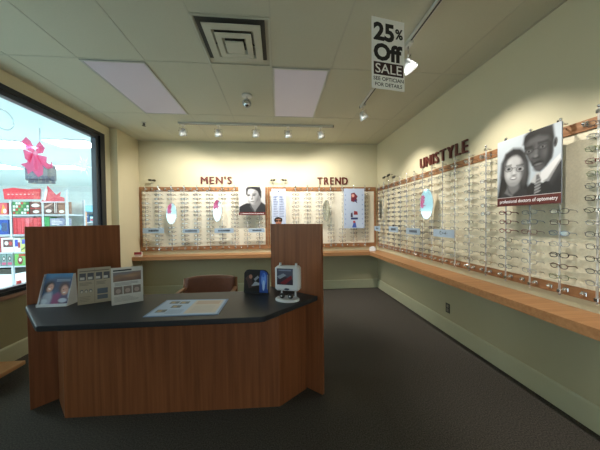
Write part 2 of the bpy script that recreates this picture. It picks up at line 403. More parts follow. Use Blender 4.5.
def product(name, x0, x1, z0, z1, col, shapes, label, cat='box', dep=.16, grp='gift goods on the store rack'):
    e = Art(x1-x0, z1-z0, dep, col)
    for s in shapes: getattr(e, s[0])(*s[1:])
    o = e.build(name, M['ink']); o.location = ((x0+x1)/2, RY-.005, z0); tag(o, label, cat, grp); return o
R_ = srgb(190, 25, 40); Wt = srgb(235, 235, 235); Gn = srgb(50, 120, 70); Br = srgb(95, 45, 40)
chk = []
for i in range(6):
    for j in range(4): chk.append(('rect', i/6+.02, j/4+.04, (i+1)/6-.02, (j+1)/4-.04, [R_, Wt, srgb(120, 170, 90), Wt, Gn][(i*2+j*3) % 5]))
product('candy_box', -4.985, -4.70, 1.60, 1.84, Gn, chk, 'green red and white checked gift box on the top shelf of the rack')
product('chocolate_box', -4.69, -4.49, 1.60, 1.84, Br, [('oval', .5, .70, .36, .14, Wt), ('oval', .55, .2, .28, .12, Wt), ('rect', 0, .45, 1, .5, R_)], 'brown box with two white ovals right of the checked gift box')
product('chocolate_box', -4.44, -4.28, 1.60, 1.84, srgb(80, 42, 45), [('poly', [(.05, .45), (.95, .8), (.95, .9), (.05, .6)], srgb(200, 160, 150)), ('oval', .5, .25, .32, .13, Wt)], 'dark brown box with a pale slanting stripe on the rack top shelf')
product('chocolate_box', -4.27, -4.20, 1.60, 1.84, srgb(85, 45, 50), [('rect', .2, .1, .4, .9, Wt), ('rect', .6, .1, .8, .9, srgb(210, 190, 190))], 'narrow dark box with two white vertical bands on the rack top shelf')
product('chocolate_box', -4.19, -4.07, 1.60, 1.84, srgb(140, 95, 75), [('oval', .5, .2, .38, .12, Wt), ('rect', 0, .75, 1, .8, Br)], 'tan box with a white oval at the right end of the top shelf')
product('snack_bag', -5.22, -5.08, 1.60, 1.82, srgb(205, 80, 95), [('poly', [(.2, .1), (.5, .9), (.8, .5), (.6, .1)], srgb(225, 160, 70)), ('oval', .7, .3, .2, .2, Wt)], 'pink and orange snack bag left of the rack post', 'bag')
product('snack_bag', -5.42, -5.24, 1.60, 1.81, srgb(215, 205, 80), [('oval', .5, .5, .3, .3, R_)], 'yellow snack bag at the left edge of the window', 'bag')
for i in range(7):
    x0 = -4.985+i*.07; sh = [R_, srgb(215, 70, 85), srgb(205, 45, 60), srgb(225, 105, 120)]
    product('gift_bag', x0, x0+.064, 1.225, 1.54-.01*(i % 2), sh[i % 4], [('rect', .15, .05, .3, .97, sh[(i+1) % 4]), ('rect', .62, .05, .72, .97, sh[(i+3) % 4])],
            '%s red gift bag from the left on the second shelf of the rack' % ('first', 'second', 'third', 'fourth', 'fifth', 'sixth', 'seventh')[i], 'bag', .1, 'red gift bags on the rack')
product('gift_box', -4.44, -4.35, 1.225, 1.55, srgb(40, 150, 85), [], 'plain green box right of the red gift bags')
product('gift_box', -4.34, -4.08, 1.225, 1.37, Wt, [('poly', [(0, .3), (1, .1), (1, .3), (0, .9)], srgb(150, 190, 170)), ('oval', .4, .4, .2, .12, srgb(190, 110, 110))], 'white and pale green flat box right of the plain green box')
product('gift_box', -4.34, -4.08, 1.38, 1.52, srgb(130, 140, 175), [('lines', .1, .1, .9, .9, 4, Wt)], 'grey blue box lying on the white and pale green box')
product('toy_box', -5.40, -5.07, 1.225, 1.50, srgb(35, 75, 165), [('oval', .35, .5, .3, .3, srgb(90, 150, 215)), ('rect', .65, .2, .95, .8, srgb(60, 80, 120))], 'blue toy box at the left edge on the second shelf')
product('toy_box', -5.37, -5.21, .885, 1.17, srgb(180, 70, 80), [('rect', .1, .1, .5, .9, srgb(95, 70, 130))], 'red and purple box at the left edge on the third shelf')
product('gift_box', -5.20, -4.99, .885, 1.16, Wt, [('rect', .15, .35, .95, .88, srgb(90, 55, 60)), ('oval', .42, .62, .16, .14, Wt), ('oval', .75, .6, .14, .14, srgb(190, 70, 70))], 'white box with a dark and red picture on the third shelf')
product('gift_box', -4.98, -4.87, .885, 1.15, Wt, [('rect', .1, .4, .6, .9, srgb(60, 80, 190)), ('rect', .6, .3, .95, .7, srgb(160, 50, 60))], 'white box with blue and red marks beside the rack post')
product('gift_box', -4.86, -4.72, .885, 1.14, srgb(205, 215, 130), [('rect', .1, .6, .6, .95, srgb(70, 90, 200)), ('poly', [(0, .2), (1, .6), (1, .45), (0, .1)], srgb(90, 110, 60))], 'yellow green box with a blue patch on the third shelf')
for i, lb in enumerate(('leftmost small grey box with a white dot on the bottom shelf', 'middle small grey box with a white dot on the bottom shelf', 'right small grey box with a white dot against the rack post')):
    product('gift_box', -5.31+i*.10, -5.22+i*.10, .625, .85, srgb(120, 150, 150), [('oval', .5, .62, .3, .2, srgb(60, 60, 70)), ('oval', .5, .62, .14, .1, Wt), ('rect', .1, .1, .9, .3, srgb(200, 90, 130))], lb)
product('toy_box', -4.98, -4.74, .625, .85, srgb(110, 180, 90), [('oval', .4, .45, .2, .35, srgb(120, 45, 50)), ('oval', .4, .5, .1, .16, Wt), ('rect', .3, .82, .9, .97, R_)], 'bright green box with a dark red picture on the bottom shelf')
# red header sheet and gift bow topper
e = MB(); pts = [(-.31, 0), (.30, 0), (.31, .20), (.1, .185), (-.15, .215), (-.33, .19)]
e.prism_xz(pts, -.01, .01, c=srgb(205, 40, 60))
for i in range(7): e.prism_xz([(-.25+.07*i, .08+.005*(i % 2)), (-.22+.07*i, .08), (-.22+.07*i, .10), (-.25+.07*i, .10)], -.012, -.0101, c=srgb(235, 200, 200))
o = e.build('header_sign', M['ink']); o.location = (-4.79, RY-.02, 1.885); tag(o, 'red header sign with faint white marks on top of the store rack', 'sign')
bw = empty('bow_topper', (-4.33, RY-.02, 1.84), 0, 'cut-out red gift bow topper right of the red header sign', 'display topper')
MB().prism_xz([(-.15, 0), (.26, 0), (.26, .07), (.18, .10), (.2, .18), (.12, .12), (.02, .24), (-.03, .30), (-.04, .1), (-.1, .05)], 0, .012, c=srgb(205, 60, 85)).build('bow_sheet', M['ink'], bw)
MB().prism_xz([(-.10, .02), (-.06, .02), (-.02, .22), (-.05, .27)], -.008, -.001, c=Wt).build('white_fold', M['ink'], bw)
bx(-.15, .27, -.005, .016, -.02, .0, c=srgb(220, 220, 240)).build('base_strip', M['ink'], bw)
# hanging monitor
mo = empty('hanging_monitor', (-4.90, 5.6, 2.31), 0, 'grey monitor hung from the store ceiling below the red bow', 'monitor')
bx(-.24, .24, 0, .18, 0, .34, bev=.02).build('casing', mat('monitor_grey', (.07, .10, .15), .5), mo)
bx(-.20, .20, -.006, .001, .04, .30).build('screen', mat('monitor_screen', (.10, .15, .22), .6), mo)
MB().tube([(0, .09, .34), (0, .09, 1.09)], .012).build('hanger_pole', M['steel'], mo)
bx(-.15, .25, -.02, .12, -.06, -.005).build('speaker_bar', mat('monitor_dark', (.08, .11, .15), .5), mo)
# far shelf run
fs_ = empty('store_shelving', (-6.35, 9.2, 0), 0, 'far white shelving with a pale blue header near the window frame', 'shelving')
bx(-.9, .9, 0, .4, 1.80, 2.02).build('header_panel', mat('header_blue', (.20, .46, .62), .5), fs_)
for z in (.3, .7, 1.08, 1.42): bx(-.9, .9, 0, .4, z, z+.03).build('shelf', M['steel'], fs_)
bx(-.9, .9, .4, .43, 0, 1.8).build('back_panel', M['storewall'], fs_)
rd = random.Random(3); cols = [srgb(60, 90, 150), srgb(90, 100, 130), srgb(160, 190, 205), srgb(70, 60, 80), srgb(120, 170, 180), srgb(190, 70, 90), srgb(40, 80, 140)]
pos = ('first', 'second', 'third', 'fourth', 'fifth', 'sixth', 'seventh', 'eighth', 'ninth')
for r, z in enumerate((1.11, 1.45)):
    for i in range(9):
        wd = .15; hh = rd.uniform(.18, .28); a = Art(wd, hh, .2, cols[rd.randrange(7)]); a.rect(.1, .2, .9, .5, cols[rd.randrange(7)]); a.rect(.2, .65, .8, .8, Wt)
        o = a.build('carton', M['ink']); o.location = (-7.13+i*.19, 9.23, z)
        tag(o, '%s carton from the left on the %s shelf under the blue header' % (pos[i], ('lower', 'upper')[r]), 'carton', 'cartons on the far shelving')
bp_ = MB()
pts = [(-.09, 0), (.09, 0), (.10, 1.72)]+[(.10*math.cos(t), 1.72+.07*math.sin(t)) for t in [PI*i/8 for i in range(1, 8)]]+[(-.10, 1.72)]
bp_.prism_xz(pts, -.05, .05)
o = bp_.build('display_post', mat('tan_card', (.50, .26, .17), .6)); o.location = (-5.8, 8.0, 0); tag(o, 'tall tan rounded display post before the far shelving', 'display post')
# little bottle by the rack foot, small stand
bt = empty('bottle', (-4.83, 5.10, 0), 0, 'small white bottle with a red cap at the foot of the rack', 'bottle')
MB().tube([(0, 0, 0), (0, 0, .22), (0, 0, .27), (0, 0, .29)], [.055, .055, .035, .02], 14).build('body', M['white'], bt)
MB().tube([(0, 0, .29), (0, 0, .36)], .035, 12).build('cap', mat('red_cap', (.5, .05, .05), .4), bt)
# decals on the glass
def decal(name, y, z, label, cat): return empty(name, (XL-.045, y, z), -PI/2-PI, label, cat)
dc = empty('bow_decal', (XL-.044, 3.185, 2.07), PI/2, 'pink ribbon bow decal stuck on the window glass', 'decal')
pk = srgb(255, 228, 240); dk = srgb(250, 178, 205)
def blade(pts, c, k): return MB().prism_xz(pts, -.003-.002*k, -.001-.002*k, c=c)
b = MB()
def bl(pts, c, k): b.prism_xz(pts, -.003-.0012*k, -.002-.0012*k, c=c)
# local +x here points to +Y (screen right), artwork faces -y -> +X (into the room)
bl([(-.01, .17), (-.11, .19), (-.15, .26), (-.10, .33), (-.05, .30), (0, .22)], dk, 0); bl([(-.03, .19), (-.10, .21), (-.12, .26), (-.09, .29), (-.04, .24)], pk, 1)
bl([(.01, .17), (.10, .20), (.13, .27), (.06, .33), (.02, .27)], dk, 0); bl([(.03, .19), (.09, .22), (.10, .27), (.06, .29)], pk, 1)
bl([(-.02, .17), (-.14, .18), (-.12, .08), (-.06, .04)], dk, 2); bl([(-.04, .15), (-.11, .16), (-.10, .09), (-.06, .07)], pk, 3)
bl([(.01, .16), (.15, .17), (.14, .10), (.19, .08), (.21, .13), (.23, .05), (.15, .02), (.06, .07)], dk, 2); bl([(.04, .13), (.10, .12), (.20, .06), (.15, .04), (.08, .08)], pk, 3)
bl([(-.04, .16), (.03, .16), (.10, .03), (.09, -.06), (.03, -.10), (-.04, -.04), (-.09, -.09), (-.11, -.02), (-.17, .01), (-.10, .04)], dk, 1)
bl([(-.02, .13), (.02, .13), (.04, -.02), (-.02, -.02)], pk, 4); bl([(-.03, .16), (0, .13), (.03, .16), (.02, .20), (-.02, .20)], pk, 5)
b.build('bow_print', M['film'], dc)
sf = empty('snowflake_decal', (XL-.044, 3.93, 2.26), PI/2, 'white snowflake decal on the glass near the frame', 'decal')
b = MB(); pts = []
for i in range(12):
    L = .165 if i % 2 == 0 else .115
    for dt, k in ((-.20, .045), (-.09, .42*L), (-.16, .60*L), (-.055, .70*L), (0, L), (.055, .70*L), (.16, .60*L), (.09, .42*L)): t = PI*i/6+dt; pts.append((k*math.cos(t), k*math.sin(t)))
b.add([(0, 0, 0)]+[(x, 0, z) for x, z in pts], [(0, 1+i, 1+(i+1) % len(pts)) for i in range(len(pts))])
b.build('snowflake_print', M['frostfilm'], sf)
sf2 = MB(); n = 28
sf2.tube([(.10*math.cos(2*PI*i/n), 0, .10*math.sin(2*PI*i/n)) for i in range(n)], .006, 5, closed=True)
o = sf2.build('ring_decal', M['lens']); o.location = (XL-.044, 2.86, 2.50); o.rotation_euler = (0, 0, PI/2); tag(o, 'faint clear round decal at the left edge of the window', 'decal')

# ================================================================ CEILING FITTINGS
for gx, lab in ((GX-P_, 'pale lavender ceiling light panel right of the air vent'), (GX-4*P_, 'pale lavender ceiling light panel nearest the window')):
    e = empty('recessed_light', (gx+P_/2, GY+P_, H), 0, lab, 'ceiling light', 'recessed light panels')
    a, bb, t = P_/2-.008, P_-.008, .02
    MB().box(-a, a, -bb, -bb+t, -.012, -.0005).box(-a, a, bb-t, bb, -.012, -.0005).box(-a, -a+t, -bb+t, bb-t, -.012, -.0005).box(a-t, a, -bb+t, bb-t, -.012, -.0005).build('frame', M['tframe'], e)
    bx(-a+t, a-t, -bb+t, bb-t, -.009, -.001).build('diffuser', M['diff'], e)
# air vent: nested square cones
v = empty('ceiling_vent', (GX-1.5*P_, GY-P_/2, H), 0, 'square stepped air diffuser in the ceiling beside the light panel', 'air vent')
bx(-.272, .262, -.285, .205, -.006, -.0005).build('recess_shade', M['duct'], v)  # dark sheet on the flat ceiling stands in for shade inside the recess
VO = -.035
def cone_ring(r0, z0, r1, z1, flat=.03):
    mb = MB()
    rings = [(r0, z0), (r1, z1), (r1+flat, z1-.004), (r1+flat, z1-.009), (r1-.008, z1-.006), (r0-.006, z0)]
    vs = []
    for r, z in rings: vs += [(-r, -r, z), (r, -r, z), (r, r, z), (-r, r, z)]
    fs = []
    for i in range(len(rings)):
        j = (i+1) % len(rings)
        for k in range(4): fs.append((i*4+k, i*4+(k+1) % 4, j*4+(k+1) % 4, j*4+k))
    return mb.add(vs, fs)
mb = MB()
for a in ((-.302, -.288, -.302, .302), (.288, .302, -.302, .302), (-.288, .288, -.302, -.288), (-.288, .288, .288, .302)): mb.box(a[0], a[1], a[2], a[3], -.010, -.0062)
mb.build('outer_frame', M['vent'], v)
def plate_ring(ri, ro, z, drop, name):
    # square cone louver: a wide flat lower flange whose inner edge turns up towards the duct
    mb = MB(); vs = []
    prof = ((ri, z), (ro, z+.002), (ro+.002, z+.008), (ri+.006, z+.010), (ri-.012, z+drop), (ri-.017, z+drop))
    for r, zq in prof: vs += [(-r, -r+VO, zq), (r, -r+VO, zq), (r, r+VO, zq), (-r, r+VO, zq)]
    n = len(prof); fs = [(i*4+k, i*4+(k+1) % 4, ((i+1) % n)*4+(k+1) % 4, ((i+1) % n)*4+k) for i in range(n) for k in range(4)]
    return mb.add(vs, fs).build(name, M['vent'], v)
plate_ring(.168, .226, -.040, .022, 'louver'); plate_ring(.098, .146, -.052, .030, 'louver')
bx(-.076, .076, -.076+VO, .076+VO, -.066, -.054, bev=.005).build('center_plate', M['vent'], v)
MB().box(-.2, .2, -.004+VO, .004+VO, -.036, -.006).box(-.004, .004, -.2+VO, .2+VO, -.036, -.006).box(-.01, .01, -.01+VO, .01+VO, -.055, -.006).build('bracket', M['duct'], v)
# sprinkler
s = empty('sprinkler', (-2.065, 4.146, H), 0, 'small dark fire sprinkler head on the ceiling by the pier', 'sprinkler')
MB().tube([(0, 0, 0), (0, 0, -.008)], [.035, .03], 14).build('cover_plate', M['tframe'], s)
MB().tube([(0, 0, -.008), (0, 0, -.03), (0, 0, -.04)], [.010, .012, .006], 8).tube([(0, 0, -.052), (0, 0, -.055)], .028, 10).tube([(-.014, 0, -.02), (-.016, 0, -.04), (0, 0, -.053)], .004, 5).tube([(.014, 0, -.02), (.016, 0, -.04), (0, 0, -.053)], .004, 5).build('head', M['duct'], s)

# spot lights
def aim(o, d):
    o.rotation_euler = Vector(d).to_track_quat('-Z', 'Y').to_euler()
def spot_head(loc, target, label, energy, cone=128, group='track spotlights', cat='spotlight', lit=True):
    L = Vector(loc); e = empty('track_spotlight', L, 0, label, cat, group)
    top = H-.030-L.z
    MB().box(-.022, .022, -.05, .05, top-.022, top-.0005, bev=.003).build('adapter', M['trackw'], e)
    MB().tube([(0, 0, top-.02), (0, 0, .055)], .006, 8).build('stem', M['chrome'], e)
    d = (Vector(target)-L).normalized()
    side = d.cross(Vector((0, 0, 1))).normalized()
    yk = [Vector((0, 0, .055))]+[side*.046*s_+Vector((0, 0, .04)) for s_ in (1,)]
    MB().tube([side*.06, side*.06+Vector((0, 0, .055)), side*-.06+Vector((0, 0, .055)), side*-.06], .004, 6).build('yoke', M['chrome'], e)
    MB().tube([d*-.055, d*-.045, d*-.01, d*.035, d*.05], [.016, .030, .044, .058, .060], 18, caps=False).build('shell', M['spotshell'], e)
    MB().tube([d*-.05, d*-.02, d*.015], [.014, .022, .036], 14).build('reflector', M['chrome'], e)
    MB().tube([d*.020, d*.024], .030 if abs(L.y-2.12) > .01 else .050, 18).build('lamp_face', M['lampglass'], e)
    ld = bpy.data.lights.new('spot_beam', 'SPOT'); ld.energy = energy; ld.color = SPOT_COL; ld.spot_size = math.radians(cone); ld.spot_blend = .7; ld.shadow_soft_size = .022
    lo = bpy.data.objects.new('spot_beam', ld); C.objects.link(lo); lo.parent = e; lo.location = d*.055; aim(lo, d)
    return e
def track(name, x0, x1, y0, y1, label):
    t = empty(name, ((x0+x1)/2, (y0+y1)/2, H), 0, label, 'light track')
    cx, cy = (x0+x1)/2, (y0+y1)/2
    a, b2 = (x1-x0)/2, (y1-y0)/2
    bx(-a, a, -b2, b2, -.030, -.0005, bev=.003).build('bar', M['trackw'], t)
    if a > b2: bx(-a+.01, a-.01, -.007, .007, -.0312, -.0298).build('slot', M['black'], t); bx(a-.0, a+.012, -b2-.002, b2+.002, -.034, -.001).build('end_cap', M['outlet'], t)
    else: bx(-.007, .007, -b2+.01, b2-.01, -.0312, -.0298).build('slot', M['black'], t); bx(-a-.002, a+.002, b2, b2+.012, -.034, -.001).build('end_cap', M['outlet'], t)
    return t
track('light_track', -1.53, .93, 4.082, 4.118, 'white light track running along the back wall ceiling')
track('light_track', 1.142, 1.178, -.4, 3.36, 'white light track running parallel to the right wall behind the sale sign')
for i, (x, lab) in enumerate(((-1.46, 'leftmost spotlight on the back track'), (-.92, 'second spotlight from the left on the back track'), (-.33, 'middle spotlight of the five on the back track'),
                              (.19, 'fourth spotlight from the left on the back track'), (.73, 'rightmost spotlight on the back track beside the end cap'))):
    spot_head((x, 4.1, 2.835), (x+(-.45, -.1, .05, .15, .5)[i], 5.08, (1.35, 1.25, 1.2, 1.2, 1.35)[i]), lab, SPOT_BACK)
for i, (y, lab) in enumerate(((3.286, 'spotlight at the far end of the right track'), (2.12, 'bright lit spotlight on the right track behind the sale sign'),
                              (1.05, 'added unseen spotlight on the right track nearer than the sale sign'), (.1, 'added unseen spotlight on the right track beside the camera'))):  # last two heads are added out of view to light the near wall
    spot_head((1.16, y, 2.82 if i != 1 else 2.775), (2.09, y+(.35 if i == 0 else -.15), 1.25), lab, SPOT_RIGHT*(1.35, 1.1, .85, .7)[i], 84)
e = empty('ceiling_spotlight', (-.358, 3.181, H), 0, 'single round spotlight on a ceiling canopy between vent and track', 'spotlight')
MB().tube([(0, 0, 0), (0, 0, -.012), (0, 0, -.018)], [.065, .065, .05], 20).build('canopy', M['trackw'], e)
MB().tube([(0, 0, -.018), (0, 0, -.06)], .008, 8).build('stem', M['chrome'], e)
MB().tube([(0, .045, -.10), (0, .03, -.10), (0, 0, -.105), (0, -.04, -.115), (0, -.045, -.116)], [.02, .038, .05, .054, .050], 20).build('shell', M['tframe'], e)
MB().tube([(0, -.0455, -.116), (0, -.048, -.1163)], .040, 18).build('lamp_face', M['chrome'], e)

# hanging sale sign
a = Art(.285, .535, .006, srgb(246, 247, 243)); K = srgb(18, 18, 20); MR = srgb(50, 22, 20)
a.text('25', .05, .675, .68, .935, K, .042); a.text('%', .71, .735, .95, .885, K, .03)
a.text('Off', .05, .395, .93, .645, K, .045)
a.rect(.05, .195, .96, .375, MR); a.text('SALE', .10, .22, .91, .355, srgb(246, 247, 243), .008)
a.text('SEE OPTICIAN', .04, .115, .97, .168, K, .012); a.text('FOR DETAILS', .09, .035, .92, .086, K, .012)
sg = empty('sale_sign', (.868, 1.878, 2.428), math.radians(9.5), 'white hanging sign reading 25% Off SALE see optician for details', 'sign')
a.done('sign_board', sg)
for x in (-.12, .12): MB().tube([(x, .003, .533), (x, .003, H-2.41)], .0012, 5).build('hanging_wire', M['lens'], sg)

# ================================================================ WORD SIGNS ON THE WALLS
def word(txt, loc, rz, width, height, label):
    e = empty('wall_lettering', loc, rz, label, 'lettering')
    geo = []; x = 0
    for ch in txt:
        V0, F0 = text_geo(ch, 1, .0, .02); V = []; F = []
        for sh in (-.032, -.011, .011, .032):
            o_ = len(V); V += [(p[0]+sh, p[1], p[2]+sh*.01) for p in V0]; F += [tuple(i+o_ for i in q) for q in F0]
        a_, b2 = min(p[0] for p in V), max(p[0] for p in V)
        geo.append((V, F, x-a_)); x += (b2-a_)+.15
    tot = x-.15; hh = max(p[1] for V, F, d in geo for p in V if True); lo = min(p[1] for V, F, d in geo for p in V)
    sx, sz = width/tot, height/(hh-lo)
    for V, F, d in geo:
        MB().add([((p[0]+d)*sx-width/2, -.012-p[2]*.5, (p[1]-lo)*sz) for p in V], F).build('letter', M['letter'], e)
    return e
word("MEN'S", (-1.19, 5.078, 2.165), 0, .60, .145, "burgundy wall lettering reading MEN'S above the back display")
word('TREND', (1.138, 5.078, 2.155), 0, .635, .145, 'burgundy wall lettering reading TREND above the back display')
word('UNISTYLE', (2.089, 3.02, 2.15), -PI/2, .91, .145, 'burgundy wall lettering reading UNISTYLE on the right wall')

# ================================================================ COUNTER SHELF
cz0, cz1 = .725, .79
cs = MB().prism([(XP+.001, 4.77), (1.80, 4.77), (1.80, YF+.2), (XR-.001, YF+.2), (XR-.001, YB-.001), (XP+.001, YB-.001)], cz0, cz1)
cso = cs.build('wall_counter', M['shelfx']); tag(cso, 'long L-shaped light wooden ledge below the eyewear boards', 'counter')

# ================================================================ DISPLAY BOARDS
ZT0, ZT1, ZB0, ZB1 = 2.015, 2.10, .865, .945
def board_back(x0, x1, label, lv=True):
    e = empty('display_board', ((x0+x1)/2, YB-.002, ZB0), 0, label, 'display board')
    hw = (x1-x0)/2; z = ZB0
    bx(-hw+.04, hw-.04, -.012, 0, ZB1-z-.01, ZT0-z+.01).build('panel', M['board'], e)
    bx(-hw, hw, -.022, 0, ZT0-z, ZT1-z, bev=.003).build('top_rail', M['railx'], e)
    bx(-hw, hw, -.022, 0, 0, ZB1-z, bev=.003).build('bottom_rail', M['railx'], e)
    for s_ in (-1, 1): bx(s_*hw-s_*.042, s_*hw, -.021, 0, ZB1-z, ZT0-z).build('side_rail', M['desk'] if 0 else M['railx'], e)
    return e
BB = []
BB.append(board_back(-2.635, -.20, "framed eyewear display board under MEN'S on the back wall"))
BB.append(board_back(-.19, 2.05, 'framed eyewear display board under TREND on the back wall'))
e = empty('display_board', (XR-.002, 1.9, ZB0), -PI/2, 'long eyewear display board along the right wall', 'display board'); BR = e
YA, YZ = -.3, 5.04   # world extents in Y; local x = -(Y-1.9)
lx0, lx1 = -(YZ-1.9), -(YA-1.9)
bx(lx0+.03, lx1, -.010, 0, ZB1-ZB0-.01, ZT0-ZB0+.01).build('panel', M['boardr'], e)
bx(lx0, lx1, -.020, 0, ZT0-ZB0-.01, ZT1-ZB0-.02, bev=.003).build('top_rail', M['railx'], e)
bx(lx0, lx1, -.020, 0, 0, ZB1-ZB0-.005, bev=.003).build('bottom_rail', M['railx'], e)
bx(lx0, lx0+.035, -.019, 0, ZB1-ZB0, ZT0-ZB0).build('side_rail', M['railx'], e)

# ---- display rods (local: wall behind at +y)
ROD_TOP, ROD_BOT = 2.11, .87
def make_rod(off):
    e = empty('display_rod')
    pts = [(0, 0, ROD_BOT)]; rad = [.0065]
    for r in range(13, -1, -1):
        z = 2.0265-.0785*r
        for dz, rr in ((-.022, .0065), (-.019, .0115), (-.012, .0115), (-.009, .0065)): pts.append((0, 0, z+dz)); rad.append(rr)
    pts.append((0, 0, ROD_TOP)); rad.append(.0065)
    MB().tube(pts, rad, 8).build('tube', M['acryl'], e)
    for z in (ROD_TOP-.02, ROD_BOT+.03):
        MB().box(-.012, .012, -.010, .012, z-.012, z+.012, bev=.002).tube([(0, .012, z), (0, off-.021, z)], .006, 6).build('bracket', M['chrome'], e)
    MB().ball((0, 0, ROD_TOP+.012), .011, 8, 5).build('finial', M['chrome'], e)
    return e
def make_clip():
    mb = MB(); mb.box(-.016, .016, -.010, 0, -.016, .016, bev=.003); mb.ball((0, -.020, 0), .014, 8, 5)
    return mb
clip_mesh = None
def add_clip(parent, x, y, z):
    global clip_mesh
    if clip_mesh is None:
        o = make_clip().build('clip', M['chrome'], parent); clip_mesh = o.data
    else:
        o = bpy.data.objects.new('clip', clip_mesh); C.objects.link(o); o.parent = parent
    o.location = (x, y, z)

def copy_tree(o, parent=None):
    c = o.copy(); C.objects.link(c); c.parent = parent
    for ch in CH.get(o.name, []):
        copy_tree(ch, c)
    return c
CH = {}
def index_children():
    CH.clear()
    for o in bpy.data.objects:
        if o.parent: CH.setdefault(o.parent.name, []).append(o)

# ---- eyeglasses prototypes. local: front faces -y, temples run to +y, bridge rests at origin
def rim_pts(cx, kind, w=.026, h=.017, n=16):
    pts = []
    for i in range(n):
        t = 2*PI*i/n
        if kind == 'round': ex = 1.0
        elif kind == 'square': ex = .55
        else: ex = .75
        x = math.copysign(abs(math.cos(t))**ex, math.cos(t))*w; z = math.copysign(abs(math.sin(t))**ex, math.sin(t))*h
        pts.append((cx+x, -.004*abs(cx+x)/.06*-1, z-.006))
    return pts
def make_glasses(kind, r, mname, parts=True, sun=False):
    fm_ = FRAME[mname]; lm = M['darklens'] if sun else M['lens']
    n = 16 if parts else 10; tn = 5 if parts else 4
    front = MB()
    for cx in (-.034, .034): front.tube(rim_pts(cx, kind, n=n), r, tn, closed=True)
    front.tube([(-.010, .0, .000), (0, -.002, .003), (.010, .0, .000)], r*1.1, tn)
    for s_ in (-1, 1): front.tube([(s_*.059, .004, 0), (s_*.067, .006, .001)], r*1.2, tn)
    def temple(s_, mb):
        mb.tube([(s_*.067, .005, .001), (s_*.068, .03, .000), (s_*.066, .052, -.003), (s_*.064, .066, -.014)], [r*1.0, r*.9, r*1.0, r*1.2], tn)
    def lens(cx, mb, m=0):
        p = rim_pts(cx, kind, n=n); mb.add([(x, y+.0004, z) for x, y, z in p], [list(range(n))], m)
    if not parts:
        for s_ in (-1, 1): temple(s_, front)
        for cx in (-.034, .034): lens(cx, front, 1)
        return front.build('eyeglasses', [fm_, lm])
    e = empty('eyeglasses')
    front.build('front_frame', fm_, e)
    for s_ in (-1, 1):
        m1 = MB(); temple(s_, m1); m1.build('temple', fm_, e)
        m2 = MB(); lens(s_*.034, m2); m2.build('lens', lm, e)
    return e
DESC = {('silver', 0): 'thin silver wire', ('gold', 0): 'thin gold wire', ('gunmetal', 0): 'thin grey wire', ('brown', 0): 'thin brown', ('black', 1): 'thick black',
        ('brown', 1): 'thick dark brown', ('burgundy', 1): 'dark red', ('blue', 0): 'bluish metal', ('green', 0): 'olive green', ('black', 0): 'slim black', ('burgundy', 0): 'thin dark red'}
protos = {}
used_proto = set()
def get_glasses(col, thick, kind, parts, sun=False):
    key = (col, thick, kind, parts, sun)
    if key not in protos:
        r = (.0032 if thick else .0019) if parts else (.0042 if thick else .0034)
        o = make_glasses(kind, r, col, parts, sun); protos[key] = o; index_children(); return o
    return copy_tree(protos[key])
ORD = ['top', 'second', 'third', 'fourth', 'fifth', 'sixth', 'seventh', 'eighth', 'ninth', 'tenth', 'eleventh', 'twelfth', 'thirteenth', 'bottom']
NUM = ['first', 'second', 'third', 'fourth', 'fifth', 'sixth', 'seventh', 'eighth', 'ninth', 'tenth', 'eleventh', 'twelfth', 'thirteenth', 'fourteenth', 'fifteenth', 'sixteenth', 'seventeenth', 'eighteenth']
rod0 = make_rod(.075); index_children(); rod_first = [True]
def place_rod(x, y, rz, label):
    if rod_first[0]: r = rod0; rod_first[0] = False
    else: r = copy_tree(rod0)
    r.location = (x, y, 0); r.rotation_euler = (0, 0, rz); tag(r, label, 'display rod', 'clear acrylic display rods')
    return r
rg = random.Random(11)
RODX = XR-.002-.078
